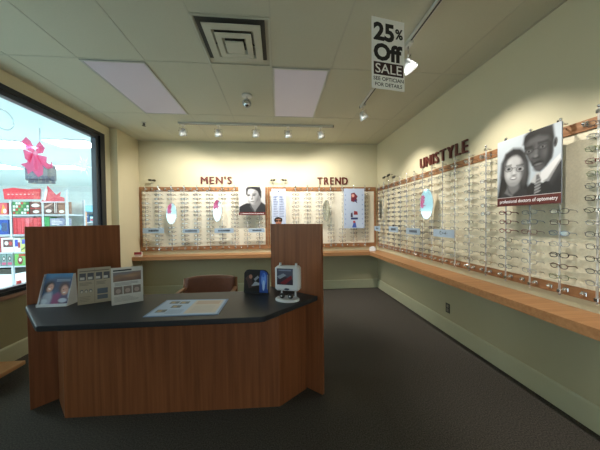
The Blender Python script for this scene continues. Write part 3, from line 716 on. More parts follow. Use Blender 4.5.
for k in range(17):
    y = 1.40+.2125*k
    place_rod(RODX, y, -PI/2, '%s acrylic eyewear rod from the right end of the right wall' % NUM[k] if k < 16 else 'acrylic eyewear rod on the right wall nearest the room corner')
    add_clip(BR, -(y+.106-1.9), -.020, ZB0*0+.040); add_clip(BR, -(y-1.9), -.020, .040)
    add_clip(BR, -(y+.106-1.9), -.020, ZT0-ZB0+.035)
    for r in range(14):
        z = 2.0265-.0785*r
        if k in (1, 2, 3) and r <= 6: continue
        if k == 8 and 3 <= r <= 7: continue          # the oval mirror hangs here
        if k == 15 and 3 <= r <= 7: continue
        col, th, kind = rg.choice(['silver', 'silver', 'gold', 'brown', 'gunmetal', 'silver', 'brown']), 0, rg.choice(['oval', 'square', 'round', 'oval'])
        if k == 0: col, th = [('gunmetal', 0), ('silver', 0), ('green', 0), ('burgundy', 0), ('green', 0), ('gunmetal', 0), ('black', 0), ('black', 0), ('silver', 0), ('gunmetal', 0), ('gunmetal', 0), ('black', 0), ('gunmetal', 0), ('silver', 0)][r]
        if k == 1: col, th = {7: ('gunmetal', 0), 8: ('brown', 0), 9: ('blue', 0), 10: ('silver', 0), 11: ('black', 1), 12: ('brown', 1), 13: ('green', 0)}[r]; 
        if k == 2: col, th = {7: ('silver', 0), 8: ('blue', 0), 9: ('burgundy', 0), 10: ('blue', 0)}.get(r, ('silver', 0))
        if k == 3: col, th = {7: ('burgundy', 1), 8: ('burgundy', 1), 9: ('burgundy', 1), 10: ('black', 0)}.get(r, ('gunmetal', 0))
        if k in (12, 13, 14, 16): col = rg.choice(['black', 'brown', 'black', 'gunmetal']); th = 1 if rg.random() < .4 and col in ('black', 'brown') else 0
        if (col, th) not in DESC: th = 0
        g_ = get_glasses(col, th, kind, k < 8)
        g_.location = (RODX-.010, y, z); g_.rotation_euler = (rg.uniform(-.05, .05), rg.uniform(-.05, .05), -PI/2+rg.uniform(-.12, .12))
        rn = NUM[k] if k < 16 else 'seventeenth'
        pr = ORD[r] if r in (0, 13) else ORD[r]+' from top'
        tag(g_, '%s eyeglasses, %s, %s rod from the right end, right wall' % (DESC[(col, th)], pr, rn), 'eyeglasses', 'eyeglasses on the right wall')
# back wall
stuffmb = MB(); n_ind = 0
BX = [(-2.50+.238*k) for k in range(10)]+[.13+.238*k for k in range(8)]
RODY = YB-.002-.078
indiv = len([o for o in bpy.data.objects if o.name.startswith('eyeglasses')])
for k, x in enumerate(BX):
    if k == 10: continue   # behind the banner and the desk panel
    j = k if k < 10 else k-10
    bn = 'left' if k < 10 else 'right'
    place_rod(x, RODY, 0, '%s acrylic eyewear rod from the left on the %s back board' % (NUM[j if k < 10 else j-1], bn))
    par = BB[0] if k < 10 else BB[1]
    add_clip(par, x-par.location.x, -.022, .040); add_clip(par, x+.11-par.location.x, -.022, ZT1-ZB0-.04); add_clip(par, x-.0-par.location.x, -.022, ZT1-ZB0-.04)
    if k not in (9, 17): add_clip(par, x+.11-par.location.x, -.022, .040)
    for r in range(14):
        z = 2.0265-.0785*r
        if k in (8, 9) and r <= 6: continue
        if k in (2, 6) and 3 <= r <= 8: continue
        if k == 14 and 3 <= r <= 8: continue
        if 11 <= k <= 13 and z < 1.34: continue
        if k in (15, 16) and r <= 9: continue
        col = rg.choice(['silver', 'gold', 'brown', 'gunmetal', 'gunmetal', 'brown']); th = 0; kind = rg.choice(['oval', 'square'])
        if rg.random() < .06: col, th = 'black', 0
        rz = rg.uniform(-.15, .15)
        if indiv < 298:
            g_ = get_glasses(col, th, kind, False); g_.location = (x, RODY-.010, z); g_.rotation_euler = (0, rg.uniform(-.05, .05), rz)
            pr = ORD[r] if r in (0, 13) else ORD[r]+' from top'
            tag(g_, "%s eyeglasses, %s, %s rod from the left, MEN'S board" % (DESC[(col, th)], pr, NUM[j]), 'eyeglasses', 'eyeglasses on the back wall'); indiv += 1
        else:
            mi = ['silver', 'gold', 'brown', 'gunmetal', 'black'].index(col)
            for cx in (-.034, .034):
                stuffmb.tube([(p[0]+x, p[1]+RODY-.010, p[2]+z) for p in rim_pts(cx, kind, n=10)], .0032, 4, m=mi, closed=True)
            stuffmb.tube([(x-.01, RODY-.010, z), (x+.01, RODY-.010, z)], .0022, 4, m=mi)
            for s_ in (-1, 1): stuffmb.tube([(x+s_*.059, RODY-.006, z), (x+s_*.068, RODY, z), (x+s_*.066, RODY+.042, z-.004), (x+s_*.064, RODY+.054, z-.014)], .0030, 4, m=mi)
o = stuffmb.build('eyeglasses_rows', [FRAME[c] for c in ('silver', 'gold', 'brown', 'gunmetal', 'black')])
tag(o, 'rows of small wire eyeglasses filling the rest of the back wall rods', 'eyeglasses', kind='stuff')

# ---- sunglasses on short stems above the rails
for (x, y, z, rz, lab) in ((-2.37, RODY, 2.225, .5, 'small dark eyeglasses on a stem above the left back board'), (-.08, RODY, 2.235, -.5, 'left of two dark eyeglasses on stems above the frame joint'),
                      (.14, RODY, 2.235, .5, 'right of two dark eyeglasses on stems above the frame joint'), (RODX, 4.56, 2.22, -PI/2, 'dark eyeglasses on a stem above the rail nearest the corner'),
                      (RODX, 4.37, 2.23, -PI/2, 'tallest dark eyeglasses on a stem above the rail by the corner'), (RODX, 4.16, 2.16, -PI/2, 'dark eyeglasses on a low stem above the right rail')):
    e = empty('display_eyeglasses', (x, y, 0), rz, lab, 'eyeglasses', 'eyeglasses raised above the rails')
    MB().tube([(0, 0, 2.06), (0, 0, z)], .004, 6).tube([(0, 0, 2.075), (.048*math.sin(rz) if rz > -1.5 else 0, .048*math.cos(rz) if rz > -1.5 else .058, 2.06)], .004, 6).build('stem', M['chrome'], e)
    mb = MB()
    for cx in (-.032, .032): mb.tube([(p[0], p[1]-.008, p[2]+z) for p in rim_pts(cx, 'square', n=12)], .004, 5, closed=True)
    mb.tube([(-.01, -.008, z), (.01, -.008, z)], .004, 5)
    for s_ in (-1, 1): mb.tube([(s_*.06, -.005, z), (s_*.064, .05, z-.004)], .004, 5)
    mb.build('frame', FRAME['black'], e)
    lb = MB()
    for cx in (-.032, .032): lb.add([(p[0], p[1]-.008, p[2]+z) for p in rim_pts(cx, 'square', n=12)], [list(range(12))])
    lb.build('lens', M['darklens'], e)

# ---- oval mirrors
def oval_mirror(loc, rz, w_, h_, label, tilt=0):
    e = empty('oval_mirror', loc, rz, label, 'mirror', 'oval mirrors on the display boards')
    n = 28; pts = [(w_/2*math.cos(2*PI*i/n), h_/2*math.sin(2*PI*i/n)) for i in range(n)]
    MB().prism_xz(pts, -.003, .003).build('mirror_face', M['mirror'], e)
    MB().tube([(a_, .0, b2) for a_, b2 in pts], .0045, 6, closed=True).build('rim', M['chrome'], e)
    MB().tube([(0, .003, 0), (0, .052, 0)], .008, 8).build('mount', M['chrome'], e)
    e.rotation_euler = (tilt, 0, rz)
    return e
oval_mirror((BX[2]+.02, RODY-.055, 1.58), 0, .19, .40, "wide oval mirror on the left half of the MEN'S board", -.10)
oval_mirror((BX[6]-.08, RODY-.065, 1.63), -.25, .18, .42, "oval mirror on the MEN'S board beside the portrait poster", -.05)
oval_mirror((BX[14]-.10, RODY-.055, 1.61), .15, .16, .43, 'narrow oval mirror on the TREND board')
oval_mirror((RODX-.06, 3.12, 1.62), -PI/2+.52, .17, .40, 'pale oval mirror in the middle of the right wall', -.03)
oval_mirror((RODX-.055, 4.59, 1.62), -PI/2, .13, .37, 'dark oval mirror on the right wall near the corner')

# ---- brand plates (small pale blue sign strips)
def plate(loc, rz, w_, h_, kind, label):
    a = Art(w_, h_, .004, srgb(165, 185, 205))
    if kind == 'script':
        mb = a; y = -.0006; pts = [(.30, .35), (.34, .75), (.40, .62), (.36, .3), (.44, .35), (.48, .6), (.50, .35), (.56, .55), (.58, .35), (.64, .75), (.60, .35), (.70, .55)]
        for p, q in zip(pts, pts[1:]): a.poly([(p[0], p[1]), (q[0], q[1]), (q[0]+.02, q[1]+.06), (p[0]+.02, p[1]+.06)], K)
    else:
        x = .5-kind/2
        rr = random.Random(int(w_*1e4)+int(kind*100))
        while x < .5+kind/2: 
            ww = rr.uniform(.03, .06); a.rect(x, .32, x+ww, .70, K if rr.random() < .8 else srgb(60, 70, 90)); x += ww+.014
    e = empty('brand_plate', loc, rz, label, 'sign', 'pale blue brand plates')
    a.done('plate_face', e)
    MB().tube([(0, .004, h_/2), (0, .075, h_/2)], .004, 6).build('mount', M['chrome'], e)
plate((-2.33, 4.925, 1.215), 0, .38, .095, .45, "leftmost pale blue plate on the MEN'S board")
plate((-1.645, 4.925, 1.21), 0, .30, .075, .75, "second pale blue plate on the MEN'S board")
plate((-1.03, 4.925, 1.20), 0, .36, .09, .62, "pale blue plate with dark text beneath the second oval mirror")
plate((-.41, 4.925, 1.20), 0, .31, .08, .5, 'pale blue plate below the black and white portrait')
plate((1.935, 4.72, 1.205), -PI/2, .28, .09, .4, 'small pale plate on the right wall in the corner')
plate((1.935, 4.04, 1.21), -PI/2, .33, .095, .5, 'second pale plate from the corner on the right wall')
plate((1.935, 3.43, 1.205), -PI/2, .37, .09, .5, 'pale plate with dark text under the right wall mirror')
plate((1.935, 2.77, 1.21), -PI/2, .37, .09, 'script', 'pale plate with black script writing nearest on the right wall')

# ================================================================ POSTERS
g_ = lambda v_: srgb(v_, v_, v_+3)
# couple poster
PW, PH = .495, .555
a = Art(PW, PH, .008, g_(205), edge=srgb(150, 160, 175))
a.rect(0, .155, 1, 1, srgb(196, 202, 210))
p = Photo(PW, PH, srgb(190, 200, 210), 88)
p.poly([(0, .5), (0, 1), (.45, 1), (.3, .6)], srgb(205, 214, 222), .2)
# woman
p.poly([(-.02, .10), (.02, .24), (.05, .40), (.08, .66), (.165, .795), (.296, .845), (.42, .815), (.505, .735), (.555, .61), (.565, .44), (.54, .30), (.60, .10)], g_(36), .03)
p.poly([(.07, .45), (.10, .66), (.18, .77), (.26, .80), (.15, .70), (.12, .45)], g_(72), .04)
p.poly([(.46, .72), (.52, .60), (.53, .42), (.49, .30), (.47, .5)], g_(62), .04)
p.poly([(.20, .34), (.19, .20), (.28, .14), (.40, .20), (.40, .36)], g_(120), .03)
p.poly([(.05, .10), (.12, .24), (.19, .27), (.28, .155), (.40, .24), (.52, .22), (.60, .10)], g_(52), .02)
p.poly([(.19, .27), (.22, .20), (.29, .15), (.27, .13), (.14, .20)], g_(120), .015)
p.oval(.305, .515, .170, .225, g_(150), -.06, .08); p.oval(.30, .52, .145, .205, g_(182), -.06, .2); p.oval(.255, .62, .09, .08, g_(212), 0, .5); p.oval(.345, .64, .07, .07, g_(200), 0, .6)
p.oval(.215, .465, .045, .05, g_(215), 0, .7); p.oval(.385, .44, .045, .05, g_(196), 0, .7); p.oval(.46, .48, .04, .16, g_(92), 0, .7, .8)
p.poly([(.16, .78), (.30, .81), (.44, .77), (.50, .62), (.45, .67), (.36, .735), (.27, .74), (.19, .70), (.14, .56)], g_(40), .03)
p.oval(.218, .560, .040, .020, g_(70), 0, .5); p.oval(.405, .530, .040, .020, g_(60), 0, .5)
for u, v_ in ((.215, .552), (.412, .522)): p.oval(u, v_, .072, .044, g_(90), -.1, .06, .9); p.oval(u, v_, .062, .036, g_(168), -.1, .1, .85); p.oval(u, v_, .028, .018, g_(28), 0, .35)
p.rect(.15, .598, .265, .612, g_(55), .015); p.rect(.35, .572, .47, .586, g_(50), .015); p.rect(.28, .55, .345, .558, g_(80), .006)
p.oval(.307, .475, .026, .045, g_(222), 0, .6); p.oval(.31, .448, .040, .014, g_(110), 0, .5, .8)
p.oval(.298, .405, .056, .024, g_(120), -.08, .35); p.oval(.298, .409, .044, .013, g_(236), -.08, .35)
p.oval(.29, .325, .06, .02, g_(160), 0, .6)
# man
p.poly([(.53, .10), (.52, .24), (.60, .32), (.76, .28), (.985, .53), (1.02, .53), (1.02, .10)], g_(40), .012)
p.poly([(.80, .30), (.98, .52), (1.0, .44), (.88, .24)], g_(58), .03)
p.poly([(.575, .31), (.67, .43), (.76, .42), (.71, .32), (.65, .285)], g_(196), .012)
p.poly([(.70, .30), (.735, .42), (.84, .50), (.985, .61), (.99, .53), (.83, .315), (.765, .285)], g_(222), .010)
p.poly([(.76, .30), (.82, .33), (.985, .545), (.985, .52), (.84, .29)], g_(150), .01)
p.poly([(.665, .395), (.70, .40), (.735, .325), (.70, .16), (.63, .15), (.655, .28)], g_(105), .01)
for i in range(5): p.poly([(.64, .32-.04*i), (.73, .35-.04*i), (.725, .335-.04*i), (.64, .305-.04*i)], g_(175), .006, .7)
p.poly([(.468, .85), (.49, .94), (.579, .99), (.73, 1.01), (.885, .99), (.905, .84), (.90, .66), (.88, .575), (.803, .49), (.718, .43), (.66, .45), (.60, .53), (.534, .66), (.486, .76)], g_(58), .014)
p.poly([(.56, .88), (.66, .90), (.80, .86), (.78, .80), (.64, .82), (.54, .82)], g_(92), .05); p.oval(.60, .67, .045, .05, g_(98), 0, .7); p.oval(.79, .67, .05, .06, g_(86), 0, .8)
p.oval(.655, .69, .028, .09, g_(104), -.1, .7); p.oval(.70, .485, .07, .035, g_(84), .1, .6); p.poly([(.84, .80), (.89, .80), (.88, .60), (.80, .50), (.82, .62)], g_(30), .03)
p.poly([(.455, .85), (.484, .97), (.579, 1.02), (.89, 1.0), (.915, .82), (.885, .80), (.835, .875), (.70, .925), (.57, .905), (.51, .87)], g_(16), .025)
p.oval(.925, .765, .026, .062, g_(74), -.1, .2); p.oval(.92, .765, .012, .03, g_(30), 0, .4)
for u, v_ in ((.552, .735), (.755, .752)): p.oval(u, v_, .072, .040, g_(30), .08, .06, .7); p.oval(u, v_, .064, .034, g_(74), .08, .15, .8); p.oval(u, v_, .030, .014, g_(120), 0, .4); p.oval(u, v_, .015, .014, g_(8), 0, .3)
p.rect(.49, .782, .60, .800, g_(12), .02); p.rect(.69, .803, .83, .823, g_(12), .02); p.rect(.62, .742, .69, .750, g_(28), .006)
p.oval(.655, .632, .05, .022, g_(34), 0, .5); p.oval(.655, .650, .030, .018, g_(120), 0, .6)
p.oval(.685, .548, .078, .028, g_(30), .1, .3); p.oval(.69, .535, .055, .014, g_(108), .1, .4); p.oval(.66, .600, .05, .012, g_(70), 0, .6)
p.onto(a)
a.rect(0, 0, 1, .125, srgb(92, 36, 32)); a.rect(0, .125, 1, .133, g_(200))
a.text('professional doctors of optometry', .05, .030, .96, .095, g_(235), .02)
e = empty('wall_poster', (1.925, 1.784, 1.525), -PI/2, 'black and white poster of a smiling couple in glasses, professional doctors of optometry', 'poster')
a.done('poster_board', e)
for x in (-.16, .16): MB().tube([(x, .008, PH-.02), (x, .143, PH-.02)], .005, 6).build('mount', M['chrome'], e)
for x in (-.18, .22): MB().tube([(x, .004, PH), (x, .004, PH+.012)], .006, 6).build('clip', M['outlet'], e)
# portrait poster of a man
a = Art(.505, .55, .008, g_(190), edge=srgb(160, 170, 180))
p = Photo(.505, .55, g_(205), 56)
p.rect(.82, 0, 1.1, 1.1, g_(190), .1); p.rect(-.1, 0, .2, 1.1, g_(222), .15)
p.poly([(.34, .50), (.48, .30), (.56, .10), (.72, .10), (.86, .45), (.80, .62)], g_(128), .03)
p.poly([(0, .05), (.02, .29), (.14, .36), (.30, .42), (.42, .41), (.50, .26), (.60, .10), (.66, .20), (.80, .38), (.84, .46), (1.0, .36), (1.02, .05)], g_(44), .015)
p.poly([(.44, .40), (.40, .30), (.54, .12), (.60, .12), (.50, .28)], g_(70), .015)
p.poly([(.31, .88), (.30, .70), (.35, .55), (.42, .43), (.54, .345), (.64, .37), (.76, .50), (.82, .66), (.80, .90), (.55, .97)], g_(150), .02)
p.poly([(.33, .88), (.33, .66), (.38, .52), (.50, .40), (.56, .55), (.54, .80), (.60, .92)], g_(206), .05)
p.poly([(.62, .40), (.76, .50), (.82, .66), (.76, .74), (.66, .56)], g_(100), .05)
p.poly([(.27, .72), (.27, .92), (.34, .985), (.60, 1.0), (.80, .985), (.86, .82), (.85, .62), (.78, .52), (.77, .70), (.72, .82), (.62, .89), (.46, .925), (.36, .90), (.33, .80), (.31, .70)], g_(28), .02)
p.oval(.78, .60, .035, .07, g_(120), 0, .3)
for u, v_ in ((.375, .685), (.57, .695)): p.oval(u, v_, .06, .022, g_(60), 0, .5); p.oval(u, v_, .022, .014, g_(8), 0, .4)
p.rect(.32, .715, .43, .738, g_(30), .03); p.rect(.50, .728, .65, .750, g_(30), .03)
p.poly([(.49, .70), (.53, .70), (.53, .56), (.49, .56)], g_(110), .03); p.oval(.49, .56, .045, .018, g_(88), 0, .5)
p.oval(.51, .475, .07, .016, g_(84), 0, .4); p.oval(.515, .455, .05, .014, g_(150), 0, .5)
p.onto(a)
a.rect(0, 0, 1, .10, srgb(95, 28, 26)); a.text('professional doctors of optometry', .06, .03, .94, .075, g_(220), .04)
e = empty('wall_poster', (-.485, 4.905, 1.54), 0, "black and white poster of a dark-haired man's face beside MEN'S", 'poster')
a.done('poster_board', e)
for x in (-.16, .16): MB().tube([(x, .008, .53), (x, .15, .53)], .005, 6).build('mount', M['chrome'], e)
# banner behind the desk panel with a man in sunglasses
a = Art(.275, .86, .004, srgb(188, 200, 225))
for i in range(9): a.lines(.12, .36+.055*i, .46, .36+.055*i+.035, 2, srgb(120, 130, 165), .5, i); a.lines(.54, .36+.055*i, .9, .36+.055*i+.035, 2, srgb(120, 130, 165), .5, i+20)
a.oval(.5, .94, .04, .012, srgb(70, 70, 110))
a.poly([(.1, .0), (.9, .0), (.86, .13), (.6, .19), (.3, .19), (.12, .13)], g_(30)); a.oval(.45, .285, .29, .072, srgb(35, 22, 18)); a.oval(.47, .245, .22, .085, srgb(170, 115, 92)); a.poly([(.18, .30), (.2, .33), (.45, .355), (.72, .33), (.74, .29), (.5, .315)], srgb(35, 22, 18))
a.rect(.24, .25, .44, .285, g_(12)); a.rect(.50, .25, .70, .285, g_(12)); a.rect(.42, .27, .52, .28, g_(12)); a.oval(.47, .20, .08, .01, srgb(120, 50, 45))
e = empty('hanging_banner', (.028, 4.93, 1.19), 0, 'pale blue banner of small print above a man in dark sunglasses', 'banner'); a.done('banner_sheet', e)
MB().tube([(0, .004, .85), (0, .125, .85)], .004, 6).build('mount', M['chrome'], e)
# banner on TREND board
a = Art(.425, .80, .004, srgb(196, 212, 240))
a.poly([(.35, .68), (.50, .66), (.66, .70), (.62, .76), (.68, .80), (.52, .90), (.36, .88)], srgb(120, 40, 60)); a.oval(.45, .82, .07, .04, srgb(225, 170, 160)); a.poly([(.5, .7), (.66, .62), (.6, .74)], srgb(60, 60, 110))
a.poly([(.33, .28), (.44, .28), (.42, .40), (.34, .38)], srgb(70, 60, 90)); a.poly([(.48, .34), (.68, .34), (.66, .42), (.50, .44)], srgb(150, 50, 60)); a.rect(.34, .22, .68, .27, srgb(50, 60, 120))
a.poly([(.40, .02), (.62, .02), (.56, .16), (.48, .16)], srgb(70, 100, 190)); a.oval(.5, .16, .06, .03, srgb(200, 60, 60))
for i in range(7): a.rect(.06, .1+.12*i, .1, .13+.12*i, srgb(140, 165, 215)); a.rect(.88, .1+.12*i, .93, .13+.12*i, srgb(140, 165, 215)); 
e = empty('hanging_banner', (1.543, 4.93, 1.254), 0, 'pale blue banner with small red and blue pictures below TREND', 'banner'); a.done('banner_sheet', e)
MB().tube([(0, .004, .79), (0, .125, .79)], .004, 6).build('mount', M['chrome'], e)

# ---- small things on the counter
a = Art(.13, .085, .03, srgb(225, 220, 215)); a.rect(0, .45, 1, 1, srgb(150, 40, 55)); a.text('SALE', .1, .1, .9, .38, srgb(120, 40, 50)) if 0 else a.lines(.1, .1, .9, .4, 2, srgb(120, 60, 70))
o = a.build('card_box', M['ink']); o.location = (-2.565, 4.83, cz1); tag(o, 'small red and white box on the left end of the back ledge', 'box')
mb = MB().box(-.06, .06, -.04, .04, 0, .075, bev=.006).box(-.03, .03, -.025, .025, .075, .095, bev=.004)
o = mb.build('tissue_box', M['white']); o.location = (1.90, 4.87, cz1); o.rotation_euler = (0, 0, -.4); tag(o, 'small white box on the ledge in the room corner', 'box')

# outlet on right wall
e = empty('wall_outlet', (XR-.0005, 2.90, .26), -PI/2, 'dark double power outlet low on the right wall', 'outlet')
bx(-.038, .038, -.006, 0, 0, .118, bev=.002).build('cover_plate', M['outlet'], e)
for z in (.018, .066):
    p = MB().box(-.017, .017, -.009, -.0062, z, z+.034, bev=.001).build('receptacle', M['socket'], e)
    MB().box(-.008, -.005, -.0097, -.0088, z+.014, z+.026).box(.005, .008, -.0097, -.0088, z+.014, z+.026).build('slot', M['black'], p)

# ================================================================ RECEPTION DESK
DZ = .81
e = empty('reception_desk', (-.75, 2.1, 0), 0, 'cherry wood reception desk with charcoal top and angled side panels', 'desk')
dx, dy = -.75, 2.1
def R2(pts): return [(x-dx, y-dy) for x, y in pts]
def panel(p0, p1, z0, z1, t, name, side):
    a_, b2 = Vector(p0), Vector(p1); d = (b2-a_).normalized(); n = Vector((-d.y, d.x))*t*side
    q = [a_, b2, b2+n, a_+n]
    if side < 0: q = q[::-1]
    return MB().prism(R2([(p.x, p.y) for p in q]), z0, z1).build(name, M['desk'], e)
panel((-1.90, 2.06), (-1.475, 2.485), 0, 1.402, .026, 'side_panel', 1)
panel((.348, 1.987), (-.067, 2.372), 0, 1.396, .026, 'side_panel', -1)
panel((-1.768, 2.150), (-1.568, 1.949), 0, DZ-.036, .02, 'corner_panel', 1)
panel((-1.568, 1.949), (0, 1.898), 0, DZ-.036, .02, 'front_panel', 1)
panel((0, 1.898), (.226, 2.08), 0, DZ-.036, .02, 'corner_panel', 1)
top = [(-1.893, 2.055), (-1.868, 2.012), (-1.475, 1.640), (-1.45, 1.622), (-.115, 1.607), (-.085, 1.615), (.315, 1.995), (-.085, 2.365), (-.293, 2.223), (-1.20, 2.235), (-1.46, 2.445)]
def slab(pts, z0, z1, r=.006):
    n = len(pts); cx = sum(p[0] for p in pts)/n; cy = sum(p[1] for p in pts)/n
    def ins(k):
        out = []
        for x, y in pts:
            d = Vector((cx-x, cy-y)).normalized()*k; out.append((x+d.x, y+d.y))
        return out
    rings = [(ins(r), z0), (pts, z0+r), (pts, z1-r), (ins(r*.3), z1-r*.3), (ins(r), z1)]
    vs = []; fs = []
    for ps, z in rings: vs += [(x, y, z) for x, y in ps]
    for i in range(len(rings)-1):
        for k in range(n): fs.append((i*n+k, i*n+(k+1) % n, (i+1)*n+(k+1) % n, (i+1)*n+k))
    fs.append(list(range(n))[::-1]); fs.append([(len(rings)-1)*n+k for k in range(n)])
    return MB().add(vs, fs)
slab(R2(top), DZ-.036, DZ).build('desktop', M['top'], e)

# ---- things on the desk
def stand_card(loc, rz, tilt, art, name, label, cat, foot=True, gr=None):
    e = empty(name, loc, rz, label, cat, gr); o = art.done('front_sheet', e); o.rotation_euler = (-tilt, 0, 0)
    return e
# magazine holder with brochures
MW, MH = .215, .235
a = Art(MW, MH, .012, srgb(60, 95, 140))
p = Photo(MW, MH, srgb(62, 88, 128), 48)
p.rect(-.1, .84, 1.1, 1.1, srgb(50, 105, 150), .05); p.poly([(0, .6), (.4, .85), (1, .8), (1, .5), (.5, .4)], srgb(58, 66, 100), .12)
p.oval(.20, .56, .17, .20, srgb(42, 30, 34), -.3, .3); p.oval(.24, .53, .105, .135, srgb(196, 142, 124), -.35, .25); p.oval(.22, .50, .045, .018, srgb(235, 225, 220), -.3, .4); p.rect(.17, .555, .22, .567, srgb(40, 28, 30)); p.rect(.25, .575, .30, .587, srgb(40, 28, 30))
p.poly([(-.05, -.05), (-.02, .25), (.12, .36), (.32, .40), (.40, .20), (.30, -.05)], srgb(160, 165, 185), .05)
p.oval(.74, .50, .19, .22, srgb(80, 52, 56), .2, .3); p.oval(.77, .44, .125, .165, srgb(200, 148, 134), .2, .25); p.oval(.77, .37, .05, .018, srgb(235, 225, 220), .2, .4); p.rect(.70, .465, .75, .478, srgb(45, 30, 32)); p.rect(.80, .475, .85, .488, srgb(45, 30, 32))
p.poly([(.34, -.05), (.38, .30), (.55, .38), (.68, .30), (.66, -.05)], srgb(140, 66, 112), .05); p.poly([(.64, -.05), (.64, .22), (.80, .28), (1.02, .3), (1.02, -.05)], srgb(96, 80, 112), .05)
p.rect(.93, .2, 1.05, .48, srgb(215, 225, 235), .04); p.oval(.76, .12, .15, .07, srgb(190, 196, 215), 0, .2); p.oval(.10, .10, .12, .08, srgb(190, 200, 215), 0, .3)
p.rows(.42, .74, .92, .82, 2, srgb(190, 208, 222), 2); p.onto(a)
e = empty('brochure_holder', (-1.665, 1.995, DZ), .02, 'blue brochure with two smiling faces leaning in a clear holder', 'brochure holder')
o = a.done('brochure', e); o.location = (.0, .012, .012); o.rotation_euler = (-.30, 0, 0)
MB().box(-.115, .115, -.012, .10, .0005, .008).box(-.115, .115, -.014, -.010, .0005, .022).build('base', M['white'], e)
for x in (-.113, .111):
    MB().add([(x, -.01, .008), (x, .10, .008), (x, .088, .235), (x, .066, .235), (x+.002, -.01, .008), (x+.002, .10, .008), (x+.002, .088, .235), (x+.002, .066, .235)],
             [(0, 1, 2, 3), (7, 6, 5, 4), (0, 4, 5, 1), (1, 5, 6, 2), (2, 6, 7, 3), (3, 7, 4, 0)]).build('side_wall', M['white'] if x > 0 else M['acryl'], e)
# tan card stand
a = Art(.20, .27, .004, srgb(165, 150, 125))
for i in range(4): a.rect(.05+.235*i+(.02 if i > 1 else 0), .66, .05+.235*i+.19+(.02 if i > 1 else 0), .86, srgb(60, 58, 62)); a.rect(.07+.235*i, .68, .2+.235*i, .75, srgb(190, 185, 175))
a.lines(.05, .52, .45, .62, 3, srgb(110, 100, 85)); a.lines(.55, .52, .95, .62, 3, srgb(110, 100, 85), .45, 4); a.rect(.495, .03, .505, .97, srgb(110, 95, 75))
for i in range(3): a.oval(.12+.13*i, .36, .05, .05, srgb(70, 75, 80)); a.oval(.12+.13*i, .35, .035, .035, srgb(190, 180, 160))
a.rect(.58, .25, .90, .40, srgb(65, 75, 85)); a.rect(.58, .10, .90, .22, srgb(80, 85, 90)); a.lines(.06, .08, .44, .24, 4, srgb(130, 118, 98), .4, 3); a.rect(.05, .9, .95, .93, srgb(110, 95, 75))
e = stand_card((-1.402, 2.035, DZ+.001), .47, .12, a, 'card_stand', 'tan two-column price card standing between brochure and white flyer', 'card stand')
o = MB().prism_xz([(-.095, 0), (.095, 0), (.095, .20), (-.095, .20)], 0, .003).build('rear_leg', M['acryl'], e); o.location = (0, .07, .0); o.rotation_euler = (.10, 0, 0)
# white flyer
a = Art(.20, .275, .004, srgb(205, 205, 200))
a.text('FLEXIBLE', .06, .90, .94, .95, K, .01) if 0 else a.lines(.06, .90, .94, .95, 1, K, .8)
p = Photo(.176, .069, srgb(120, 115, 120), 44); p.poly([(0, .2), (0, .62), (.2, .8), (.45, .66), (.7, .9), (1, .95), (1, 0), (0, 0)], srgb(140, 108, 84), .05); p.poly([(0, 0), (.3, .3), (.7, .2), (1, .4), (1, 0)], srgb(108, 76, 62), .08); p.oval(.6, .55, .2, .12, srgb(165, 125, 95), 0, .6)
p.onto(a, .012, .1705, .176, .069)
a.lines(.1, .51, .9, .60, 3, srgb(130, 130, 130))
for i in range(3): a.rect(.08+.29*i, .27, .34+.29*i, .48, srgb(120, 105, 95)); a.oval(.21+.29*i, .36, .08, .06, srgb(170, 150, 140))
a.lines(.08, .08, .9, .23, 5, srgb(150, 150, 150), .35, 6)
e = stand_card((-1.142, 2.00, DZ+.001), .50, .08, a, 'card_stand', 'white flyer with landscape photo standing on the desk', 'card stand')
o = MB().prism_xz([(-.095, 0), (.095, 0), (.095, .20), (-.095, .20)], 0, .003).build('rear_leg', M['acryl'], e); o.location = (0, .06, .0); o.rotation_euler = (.10, 0, 0)
# desk mat
mp_ = [(-.878, 1.69), (-.398, 1.678), (-.392, 2.00), (-.872, 2.035)]
mcx, mcy = -.635, 1.85
b = MB().prism([(x-mcx, y-mcy) for x, y in mp_], .0005, .004, c=srgb(120, 150, 195))
def quad(u0, v0, u1, v1, c, k):
    def P(u, v_):
        A, B_, C_, D = [Vector(p) for p in mp_]; q = (A*(1-u)+B_*u)*(1-v_)+(D*(1-u)+C_*u)*v_
        return (q.x-mcx, q.y-mcy, .004+.0002*k)
    b.add([P(u0, v0), P(u1, v0), P(u1, v1), P(u0, v1)], [(0, 1, 2, 3)], 0, c)
quad(.03, .04, .97, .96, srgb(170, 195, 225), 1); quad(.50, .10, .94, .93, srgb(200, 190, 185), 2); quad(.54, .65, .9, .88, srgb(190, 165, 150), 3)
for u, v_ in ((.08, .2), (.22, .45), (.28, .7), (.12, .72)): quad(u, v_, u+.14, v_+.16, srgb(95, 105, 120), 3); quad(u+.02, v_+.03, u+.08, v_+.12, srgb(170, 150, 120), 4)
for i in range(5): quad(.24, .12+.05*i, .46, .14+.05*i, srgb(120, 145, 185), 3)
for i in range(6): quad(.56, .16+.07*i, .88, .175+.07*i, srgb(160, 155, 160), 3)
o = b.build('desk_mat', M['ink']); o.location = (mcx, mcy, DZ); tag(o, 'pale blue printed counter mat lying flat on the desk', 'mat')
